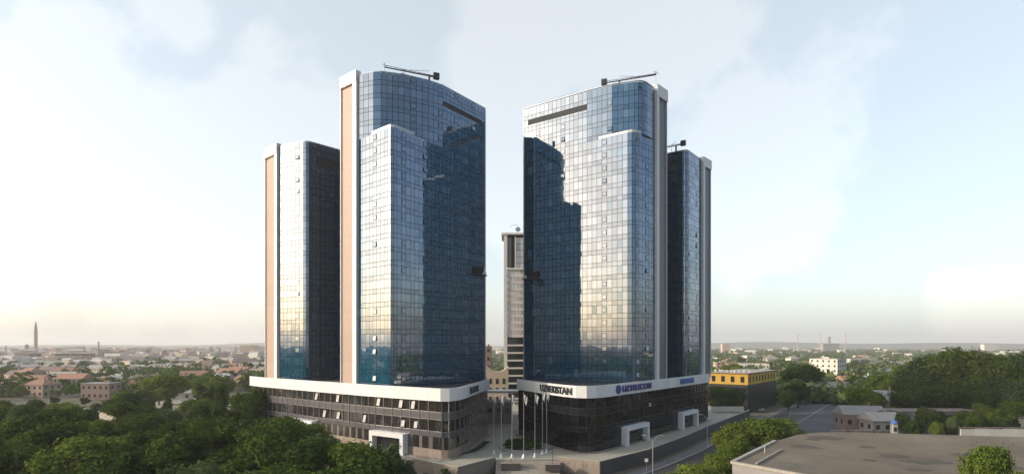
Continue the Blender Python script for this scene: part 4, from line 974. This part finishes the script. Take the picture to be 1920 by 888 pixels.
hb = P(1364, 812, GZ); r = thing('hoarding', 'long white hoarding with dark handwriting-like lettering before the dark shopfronts', 'hoarding', (hb.x, 232, GZ)); hx = (1364 - PX0) / F * 232
m = MB(); m.box((hx, 232, CAM_H - 120 * 232 / F), (13.5, .3, 2.1)); m.build('board', W[1], r)
tm = text_mesh('de l. clo', 2.0, .03)
for v in tm.vertices: v.co = (v.co.x - 1.0, -.2 - v.co.z, v.co.y + CAM_H - 120 * 232 / F - .55 - GZ)
tm.materials.append(INK); link(bpy.data.objects.new('lettering', tm), r)
for sx in (-6, -2, 2, 6): m = MB(); m.tube((hx + sx, 232.2, GZ), (hx + sx, 232.2, CAM_H - 120 * 232 / F - .9), .09); m.build('post', STEEL, r)

# white house with arches, garden wall, kiosk, stone wall
wh = thing('white_house', 'white two-storey house with dark arched openings behind the flat roof', 'house', ((1765 - PX0) / F * 196, 196, GZ))
def wpart(nm, mb, m, par=None): o = mb.build(nm, m); o.parent = par or wh; return o
WSTN = mat('stained_render', (.42, .40, .39), rough=.85, col2=(.16, .15, .15), nscale=.3)
m = MB(); m.box((0, 5, 4.9), (29, 9.4, 10.4)); wpart('wall', m, WSTN)
m = MB(); m.box((0, 5, 10.3), (29.6, 10.2, .35)); wpart('roof', m, mat('rust_tin', (.22, .17, .15), rough=.8, var=.4, nscale=.5))
for i, (cx_, w_, z0, z1) in enumerate([(-12, 2.4, 6.0, 8.6), (-7.4, 3.6, 5.6, 8.9), (-2.2, 3.4, 5.2, 9.2), (3.4, 3.6, 5.6, 8.8), (8.4, 3.4, 5.4, 8.9), (12.4, 2.0, 6.2, 8.4)]):
    n_ = 8; pts = [(cx_ - w_ / 2, z0), (cx_ + w_ / 2, z0)] + [(cx_ + w_ / 2 * math.cos(t), z1 - w_ * .3 + w_ * .3 * math.sin(t)) for t in [math.pi * k / n_ for k in range(n_ + 1)]]
    m = MB(); m.add([(x_, .24, z_) for x_, z_ in pts] + [(x_, .42, z_) for x_, z_ in pts], [tuple(range(len(pts)))[::-1], tuple(range(len(pts), 2 * len(pts)))] + [(k, (k + 1) % len(pts), len(pts) + (k + 1) % len(pts), len(pts) + k) for k in range(len(pts))]); wpart('arched_opening', m, WIN)
for i in range(5): m = MB(); m.box((-11 + i * 5.2, -1.6, 2.3), (.5, .5, 4.6)); wpart('porch_post', m, W[1])
m = MB(); m.box((-1, -1.0, 4.75), (27, 2.6, .3)); wpart('porch_roof', m, RF[1])
for i in range(4): m = MB(); m.box((-8.4 + i * 5.2, .2, 1.9), (3.4, .3, 3.6)); wpart('porch_opening', m, WIN)
gwx = (1875 - PX0) / F * 172; gw = thing('garden_wall', 'sunlit white rendered garden wall beside the white house', 'wall', (gwx, 172, GZ))
for i in range(6): m = MB(); m.box((gwx - 10 + i * 4.4, 172, GZ + 2.6 + .15 * (i % 2)), (4.36, .4, 5.2 + .3 * (i % 2))); m.build('wall_section', W[1], gw)
m = MB(); m.box((gwx + 1, 172, GZ + 5.6), (27, .7, .25)); m.build('coping', RF[3], gw)
kp = ((1676 - PX0) / F * 178, 178); kr = thing('kiosk', 'little white kiosk with a blue domed roof', 'kiosk', (*kp, GZ))
m = MB(); m.box((kp[0], kp[1], GZ + 3.0), (1.5, 1.5, 6.0)); m.build('booth', W[1], kr)
m = MB(); m.lathe((kp[0], kp[1], GZ + 6.0), [(1.15, 0), (1.1, .3), (.9, .75), (.5, 1.1), (.08, 1.3)], 14); m.build('dome', mat('blue_dome', (.10, .22, .55), rough=.4), kr, smooth=True)
m = MB(); m.box((kp[0], kp[1] - .77, GZ + 4.3), (.9, .06, 1.3)); m.build('window', WIN, kr)
swr = thing('stone_wall', 'broken rubble stone wall below the dark house', 'wall', ((1615 - PX0) / F * 185, 185, GZ)); STONE = mat('rubble_stone', (.30, .26, .23), rough=.95, var=.3, nscale=1.5, bump=.4, obj_var=.25)
for i in range(34):
    for k in range(3):
        if k == 2: continue
        x_ = (1558 + i * 3.4 + (k % 2) * 1.6 - PX0) / F * 185; m = MB()
        m.box((x_, 185 + random.uniform(-.15, .15), GZ + .75 + k * 1.5), (random.uniform(.5, .62) * 1, random.uniform(.9, 1.2), random.uniform(1.35, 1.5)), rz=random.uniform(-.15, .15), ry=random.uniform(-.08, .08)); o = m.build('stone', STONE, swr)
# low sheds and roofs by the stone wall
for (px, Y, wd, dp, h, st_, wl, rf, lb) in [(1612, 205, 14, 9, 6.0, 'gable', W[4], RF[1], 'low shed with a slate-grey roof behind the rubble wall'), (1650, 196, 10, 8, 5.0, 'gable', W[3], RF[2], 'small shed with a pale tin roof beside the blue kiosk'),
        (1532, 330, 14, 9, 6.5, 'gable', W[0], RF[2], 'small cream house at the far edge of the shaded yard'), (1568, 345, 12, 10, 6.0, 'hip', W[1], RF[1], 'small white house behind the shaded yard'), (1890, 198, 16, 8, 5.5, 'flat', W[0], RF[3], 'low cream outbuilding behind the garden wall'), (1498, 300, 9, 8, 5, 'hip', W[3], RF[2], 'small grey kiosk-like house at the road bend')]:
    house((px - PX0) / F * Y, Y, wd, dp, h, random.uniform(-.3, .3), st_, wl, rf, lb, None, trim=False)
# the flat roof close by
FRM = mat('screed_roof', (.215, .18, .135), rough=.95, col2=(.125, .10, .075), nscale=.05, bump=.3)
FRM2 = mat('felt_dark', (.10, .088, .07), rough=.95, var=.3, nscale=.4); FRM3 = mat('felt_light', (.15, .135, .11), rough=.95, var=.3, nscale=.5)
zr_ = 6.0; ra, rb_ = P(1373, 867, zr_), P(1500, 811, zr_); rc = Vector((165, 126, zr_)); rdd = Vector((98, 30, zr_))
fb = thing('flat_roofed_building', 'wide low building with a bare screed roof and raised edge beside the road', 'building', (ra.x, ra.y, GZ))
poly = [tuple(ra)[:2], tuple(rdd)[:2], tuple(rc)[:2]] + [tuple(P(x, y, zr_))[:2] for x, y in ((1800, 815), (1600, 809), (1535, 809.5), (1497, 813.5), (1455, 826))]
m = MB(); m.prism(poly, GZ - .3, zr_ - .05); m.build('wall', W[3], fb)
def inset(poly, d):
    c = Vector((sum(p[0] for p in poly) / len(poly), sum(p[1] for p in poly) / len(poly))); return [tuple(Vector(p) + (c - Vector(p)).normalized() * d) for p in poly]
m = MB(); m.prism(inset(poly, .3), zr_ - .05, zr_); m.build('roof', FRM, fb)
EDG = mat('roof_edge', (.42, .39, .34), rough=.85, var=.15, nscale=.5)
rb_ = P(1455, 826, zr_)
for (a, b) in ((ra, rb_), (ra, rdd)):
    d = (b - a).normalized(); nn_ = Vector((-d.y, d.x, 0)); L = (b - a).length; k = 0
    while k < L - 3:
        m = MB(); c = a + d * (k + 1.5) ; m.box((c.x, c.y, zr_ + .12), (2.97, .7, .45), rz=math.atan2(d.y, d.x)); m.build('edge_slab', EDG, fb); k += 3
d = (rb_ - ra).normalized(); n_ = Vector((d.y, -d.x, 0))
m = MB()
for k in range(3): m.box(tuple(ra + d * (4 + k * 6) + n_ * 4 + Vector((0, 0, .25))), (5.9, .25, .3), rz=math.atan2(d.y, d.x))
m.build('upstand', EDG, fb)
for i in range(16):
    u_, v_ = random.uniform(6, 60), random.uniform(4, 40); c = ra + d * u_ * .75 + n_ * v_; c.z = zr_ + .012 + i * .002; k_ = random.randint(7, 11); rr_ = random.uniform(1.2, 4.5); m = MB()
    m.add([tuple(c + Vector((math.cos(t) * rr_ * random.uniform(.6, 1.3), math.sin(t) * rr_ * .7 * random.uniform(.6, 1.2), 0))) for t in [2 * math.pi * q_ / k_ for q_ in range(k_)]], [tuple(range(k_))]); m.build('felt_patch', random.choice((FRM2, FRM3)), fb)
for i in range(7):
    s0_ = ra + d * (5 + i * 6.5) + n_ * 2; s0_.z = zr_ + .008; m = MB(); e0 = s0_ + n_ * 55; w2 = d * .06; m.add([tuple(s0_ - w2), tuple(e0 - w2), tuple(e0 + w2), tuple(s0_ + w2)], [(0, 1, 2, 3)]); m.build('felt_seam', FRM3, fb)
wh.scale = (1, 1, .74)
vp = ra + d * 14 + n_ * 2; m = MB(); m.tube(vp, vp + Vector((0, 0, 1.5)), .12); m.box(tuple(vp + Vector((0, 0, 1.5))), (.4, .4, .12)); m.build('vent_pipe', STEEL, fb)

# ------------------------------------------------------------------ between the podiums
MW = mat('pale_frame', (.78, .74, .69), rough=.5, var=.05); PK = mat('pink_facade', (.84, .76, .72), rough=.35, metal=.1, obj_var=.08); WGL = mat('pale_glass', (.85, .85, .86), rough=.1, metal=.35, obj_var=.15); DGL = mat('dark_band_glass', (.05, .06, .065), rough=.06, metal=.6, obj_var=.3)
YC = 283; sx_ = lambda px: (px - PX0) / F * YC; sz_ = lambda py: CAM_H + (PY0 - py) / F * YC
ct = thing('office_tower', 'slim pale office tower seen through the gap between the glass towers', 'tower', (sx_(965), YC, 0))
m = MB(); m.box(((sx_(946) + 22) / 2, YC + 8.4, sz_(441) / 2), (22 - sx_(946), 16, sz_(441))); m.build('wall_core', CORE, ct)
m = MB(); m.box((sx_(948), YC + .1, sz_(440) / 2), (1.7, 1.6, sz_(440))); m.build('corner_pier', MW, ct)
m = MB(); m.box(((sx_(942) + 22) / 2, YC + 8, sz_(438.5)), (23 - sx_(942), 18.5, .9)); m.build('roof_slab', MW, ct)
m = MB(); m.box((sx_(955), YC + .2, sz_(475)), (1.9, .4, sz_(445) - sz_(505))); m.build('recess_panel', mat('shade_grey', (.25, .24, .23), rough=.5), ct)
m = MB(); m.box((sx_(966.5), YC + .1, sz_(475)), (.7, .7, sz_(442) - sz_(505))); m.build('upper_pier', MW, ct)
for f in range(5):
    for i in range(8): piece('pane', panel((sx_(968) + i * 1.9, YC + .2), (sx_(968) + (i + 1) * 1.9, YC + .2), sz_(504) + f * 3.2, sz_(504) + f * 3.2 + 3.1, gap=.12, jit=.2), WGL, ct)
m = MB(); m.box(((sx_(950) + 22) / 2, YC - .2, sz_(504)), (22 - sx_(950), 1.4, 1.0)); m.build('ledge', MW, ct)
fh = (sz_(507) - sz_(632)) / 10
for f in range(10):
    z0 = sz_(632) + f * fh
    piece('spandrel_panel', panel((sx_(951), YC - .1), (22, YC - .1), z0, z0 + fh * .42, gap=.03, t=.3), PK, ct)
    for i in range(14):
        a = sx_(951) + i * 1.7; piece('pane', panel((a, YC + .1), (a + 1.1, YC + .1), z0 + fh * .42, z0 + fh, gap=.05, jit=.3), WGL, ct); piece('pier', panel((a + 1.1, YC), (a + 1.7, YC), z0 + fh * .42, z0 + fh, gap=.02, t=.3), PK, ct)
fh = (sz_(634) - sz_(748)) / 8
for f in range(8):
    z0 = sz_(748) + f * fh
    piece('floor_band', panel((sx_(950), YC - .3), (22, YC - .3), z0, z0 + fh * .22, gap=.02, t=.7), MW, ct)
    for i in range(5): piece('pane', panel((sx_(951) + i * 4.3, YC + .1), (sx_(951) + (i + 1) * 4.3, YC + .1), z0 + fh * .22, z0 + fh, gap=.3, jit=.2), DGL, ct)
dr = thing('roof_dish', 'bluish dish antenna with curled arms on top of the slim pale tower', 'antenna', (sx_(970), YC + 4, sz_(438)))
m = MB(); m.tube((sx_(970), YC + 4, sz_(438)), (sx_(970), YC + 4, sz_(428)), .25); m.build('mast', STEEL, dr)
m = MB(); m.lathe((0, 0, 0), [(.1, 0), (.8, .2), (1.3, .6), (1.35, .65)], 14); o = m.build('dish', mat('dish_blue', (.25, .32, .36), rough=.5), None); o.parent = dr; o.location = (.3, -.5, 2.6); o.rotation_euler = (R(70), R(20), 0)
m = MB(); pts = [Vector((sx_(965) + 2.6 * math.cos(t), YC + 4, sz_(426) + 2.2 * math.sin(t))) for t in [i * .35 for i in range(9)]]
for a, b in zip(pts[:-1], pts[1:]): m.tube(a, b, .12)
m.build('feed_arm', STEEL, dr)
house(-13.6, 300, 5, 14, 30, 0, 'flat', W[4], RF[1], 'narrow brown block just past the edge of the blue glass tower', None, cat='building', name='brown_block', nfl=7)
# cream building with a dipped parapet
cb = thing('cream_building', 'cream building with a dipped curved parapet in the gap', 'building', ((932 - PX0) / F * 262, 262, 0)); cxm = (932 - PX0) / F * 262
m = MB(); hw = 5.2; topz = lambda u: 15.2 + 2.6 * u * u
nn2 = 12; us = [-1 + 2 * k / nn2 for k in range(nn2 + 1)]
pts = [(cxm + hw * u, topz(u)) for u in us] + [(cxm + hw, 0), (cxm - hw, 0)]
m.add([(x_, 262, z_) for x_, z_ in pts] + [(x_, 274, z_) for x_, z_ in pts], [tuple(range(len(pts))), tuple(range(len(pts), 2 * len(pts)))[::-1]] + [(k, len(pts) + k, len(pts) + (k + 1) % len(pts), (k + 1) % len(pts)) for k in range(len(pts))]); m.build('wall', W[0], cb)
for f in range(3):
    for i in range(3): m = MB(); m.box((cxm - 3.2 + i * 3.2, 261.97, 2.6 + f * 4.2), (1.3, .12, 2.5)); m.build('window', WIN, cb)
# grey entrance block with a white balustrade
eb = thing('entrance_block', 'grey entrance block with a pale balustrade and canopy in the gap', 'building', ((931 - PX0) / F * 200, 200, 0)); exm = (935 - PX0) / F * 200
m = MB(); m.box((exm, 205, 3.7), (9.5, 10, 7.6)); m.build('wall', mat('block_grey', (.30, .28, .29), rough=.7, var=.1), eb)
for i in range(9): m = MB(); m.box((exm - 4.4 + i * 1.1, 199.9, 7.9), (.3, .3, 1.0)); m.build('baluster', W[1], eb)
m = MB(); m.box((exm, 199.9, 8.5), (9.8, .4, .2)); m.build('handrail', W[1], eb)
m = MB(); m.box((exm + 3, 204, 11.2), (16, 8, .7)); m.build('canopy', MW, eb)
for sx in (-4.2, 4.4): m = MB(); m.tube((exm + sx, 201, 8), (exm + sx, 201, 11), .2); m.build('canopy_post', MW, eb)
for i in range(3): m = MB(); m.box((exm - 3 + i * 3, 199.95, 4.6), (1.2, .1, 1.6)); m.build('window', WIN, eb)
es = thing('entrance_stairs', 'grey flight of stairs beside the grey entrance block', 'stairs', (exm + 8, 190, 0))
for k in range(10): m = MB(); m.box((exm + 7.5, 185 + k * .9, .2 + .2 * k), (5, .9, .4 + .4 * k)); m.build('step', MW, es)
hedge = thing('hedge_strip', 'dark planted strip along the curved corner of the podium', 'planting', (-8, 147, 0))
kbp = [(-12.6, 141.2), (-9.4, 144.8), (-7.4, 152), (-6.0, 162)]
m = MB(); m.wall(kbp, 0, .35, .3, .1); m.build('kerb_ring', KERB, hedge)
m = MB(); m.wall(offset(kbp, -.1), 0, .22, 0, 2.2); m.build('soil', mat('soil_dark', (.02, .022, .02), rough=1), hedge)

# ------------------------------------------------------------------ far things
FARB = mat('far_block', (.36, .31, .29), rough=.9, obj_var=.2, island=.3)
def far_tower(px, ptop, pw, Y, label, cat, name, prof, m=FARB, n=12):
    x = (px - PX0) / F * Y; h = CAM_H + (PY0 - ptop) / F * Y - GZ; r0 = pw / F * Y / 2
    r = thing(name, label, cat, (x, Y, GZ)); q = MB(); q.lathe((x, Y, GZ), [(a * r0, b * h) for a, b in prof], n); q.build('shaft', m, r, smooth=False); return r, x, h, r0
r, x, h, r0 = far_tower(67, 612, 5.8, 1500, 'slender pinkish minaret with a pointed top on the skyline', 'minaret', 'minaret', [(.98, 0), (1, .5), (.95, .85), (.78, 1.0)], mat('minaret_brick', (.42, .28, .23), rough=.85, var=.2, nscale=.2))
q = MB(); q.lathe((x, 1500, GZ + h), [(.72 * r0, 0), (.55 * r0, 5), (.4 * r0, 9), (.05 * r0, 15)], 12); q.build('spire', MATS['minaret_brick'], r)
for (px, pt, pw, Y, lb) in [(185, 640, 2.6, 1300, 'dark factory chimney with a small collar on the old town skyline'), (11, 647, 2.0, 1300, 'short chimney near the picture edge on the old town skyline'), (1496, 626, 1.5, 2600, 'thin red and white chimney, first of three beyond the suburb'), (1538, 625, 1.6, 2600, 'thin red and white chimney beside the cooling tower'), (1585, 624, 1.6, 2600, 'thin red and white chimney, last of three beyond the suburb')]:
    r, x, h, r0 = far_tower(px, pt, pw, Y, lb, 'chimney', 'chimney', [(1.25, 0), (1, .3), (.85, 1.0)], W[4] if px < 960 else W[2], 10)
    q = MB(); q.lathe((x, Y, GZ + h - 3), [(1.25 * r0, 0), (1.25 * r0, 2), (.9 * r0, 3)], 10); q.build('collar', W[4], r)
r, x, h, r0 = far_tower(1553, 631, 9, 2500, 'grey cooling tower between the thin chimneys', 'cooling tower', 'cooling_tower', [(1.15, 0), (.85, .6), (.8, .75), (.92, 1.0)], W[3], 18)
r, x, h, r0 = far_tower(50, 645, 7, 1400, 'stubby dark silo tower beside the minaret', 'silo', 'silo_tower', [(1, 0), (1, .9), (.7, 1)], W[3], 8)
q = MB(); q.tube((x - 14, 1400, GZ + h * .55), (x - 3, 1400, GZ + h * .75), 2.2); q.build('chute', W[3], r)
for i, (px, pt, pw, Y) in enumerate([(104, 653, 12, 1500), (140, 650, 30, 1450), (165, 652, 22, 1500), (225, 655, 25, 1500), (270, 652, 20, 1400), (300, 656, 24, 1500), (340, 653, 22, 1500), (385, 655, 26, 1500), (430, 650, 24, 1600), (468, 647, 30, 1600), (490, 649, 22, 1500), (15, 653, 22, 1500), (1360, 644, 14, 2200), (1556, 643.5, 30, 2450), (1855, 645, 26, 2400)]):
    x = (px - PX0) / F * Y; h = CAM_H + (PY0 - pt) / F * Y - GZ
    house(x, Y, pw / F * Y, 20, h, 0, 'flat', W[(2, 3, 1)[i % 3]], RF[2], f'far block on the skyline, {nth(i if i < 12 else i - 12)} from the left {"over the old town" if i < 12 else "over the suburb"}', 'blocks on the skyline', cat='building', name='far_block', windows=False)
for i, (Y, z, pe, lb) in enumerate([(700, 2.2, 292, 'long pale viaduct crossing the old town, farther of two'), (560, -.2, 215, 'long pale viaduct crossing the old town, nearer of two')]):
    x0, x1 = -700, (pe - PX0) / F * Y; r = thing('viaduct', lb, 'viaduct', (x0, Y, GZ))
    q = MB(); q.box(((x0 + x1) / 2, Y, z - .3), (x1 - x0, 12, 1.4)); q.build('deck', MW, r)
    q = MB(); q.box(((x0 + x1) / 2, Y - 6, z + .9), (x1 - x0, .3, .9)); q.build('parapet', MW, r)
    k = x0 + 5
    while k < x1: q = MB(); q.box((k, Y, (z - 1 + GZ) / 2), (1.2, 8, z - 1 - GZ)); q.build('pier', MW, r); k += 24
# masses too far to count: city blocks and woods
def city(name, azs, r0, r1, n, hs, ms):
    q = MB()
    for i in range(n):
        a = R(random.uniform(*azs)); d = r0 + (r1 - r0) * random.random() ** 1.3; s_ = 1 + d / 3500
        q.mi = random.randrange(len(ms)); h = random.uniform(*hs) * (1 + d / 5000); q.box((d * math.sin(a), d * math.cos(a), GZ + h / 2 - .3), (random.uniform(10, 26) * s_, random.uniform(9, 16) * s_, h + .6), rz=random.uniform(0, 3))
    return tag(q.build(name, ms), kind='stuff')
tag(city('distant_city', (-150, -22), 1150, 3800, 2600, (5, 13), [W[0], W[1], W[2], W[3], RF[2], RF[3]]), label='far old town roofs fading into haze under the skyline')
tag(city('distant_suburb', (-20, 75), 1100, 4200, 300, (4, 9), [W[0], W[1], W[1], RF[2]]), label='far pale houses fading into haze beyond the suburb trees')
def wood(name, azs, r0, r1, n, label, m):
    g = np.random.default_rng(5); az = np.radians(g.uniform(*azs, n)); d = r0 + (r1 - r0) * g.random(n) ** 1.5
    cen = np.stack([d * np.sin(az), d * np.cos(az), np.zeros(n)], 1); hh = g.uniform(7, 13, n); k = 46
    v = g.normal(size=(n, k, 3)); v /= np.linalg.norm(v, axis=2)[..., None]; v[..., 2] = np.abs(v[..., 2])
    pos = cen[:, None, :] + v * np.stack([hh * .62, hh * .62, hh * .75], 1)[:, None, :] * g.uniform(.6, 1.05, (n, k, 1)); pos[..., 2] += GZ + .2 * hh[:, None]
    a = g.normal(size=(n, k, 3)); a /= np.linalg.norm(a, axis=2)[..., None]; b = np.cross(a, v + g.normal(size=(n, k, 3)) * .3); b /= np.linalg.norm(b, axis=2)[..., None] + 1e-6
    s_ = (hh[:, None, None] * .2) * g.uniform(.6, 1.3, (n, k, 1))
    V = np.stack([pos - a * s_, pos - b * s_ * .7, pos + a * s_, pos + b * s_ * .7], 2).reshape(-1, 3); nq = n * k; nv = nq * 4
    me = bpy.data.meshes.new(name); me.vertices.add(nv); me.vertices.foreach_set('co', V.astype(np.float32).ravel()); me.loops.add(nv); me.loops.foreach_set('vertex_index', np.arange(nv, dtype=np.int32))
    me.polygons.add(nq); me.polygons.foreach_set('loop_start', np.arange(0, nv, 4, dtype=np.int32)); me.polygons.foreach_set('loop_total', np.full(nq, 4, np.int32)); me.materials.append(m); me.update(calc_edges=True)
    tag(link(bpy.data.objects.new(name, me)), label, kind='stuff')
wood('distant_wood', (-4, 75), 330, 3800, 6000, 'green garden trees running to the horizon beyond the road', LEAFC)
wood('old_town_wood', (-150, -22), 420, 3000, 2600, 'dark trees scattered through the far old town', LEAFA)
wood('side_wood', (-165, -46), 90, 500, 900, 'trees of the grove running on beyond the picture edge', LEAFA)

# ------------------------------------------------------------------ haze
hz = MB(); hz.box((0, 0, 56), (14400, 14400, 122)); ho = hz.build('haze', None) if False else None
hm_ = bpy.data.materials.new('haze_air'); hm_.use_nodes = True; t = hm_.node_tree; t.nodes.clear()
out = t.nodes.new('ShaderNodeOutputMaterial'); pv = t.nodes.new('ShaderNodeVolumePrincipled'); pv.inputs['Color'].default_value = (.97, .96, .97, 1); pv.inputs['Density'].default_value = .00014; pv.inputs['Anisotropy'].default_value = .2
t.links.new(pv.outputs[0], out.inputs['Volume'])
ho = hz.build('haze', hm_); tag(ho, 'pale haze in the air over the whole city', kind='stuff')
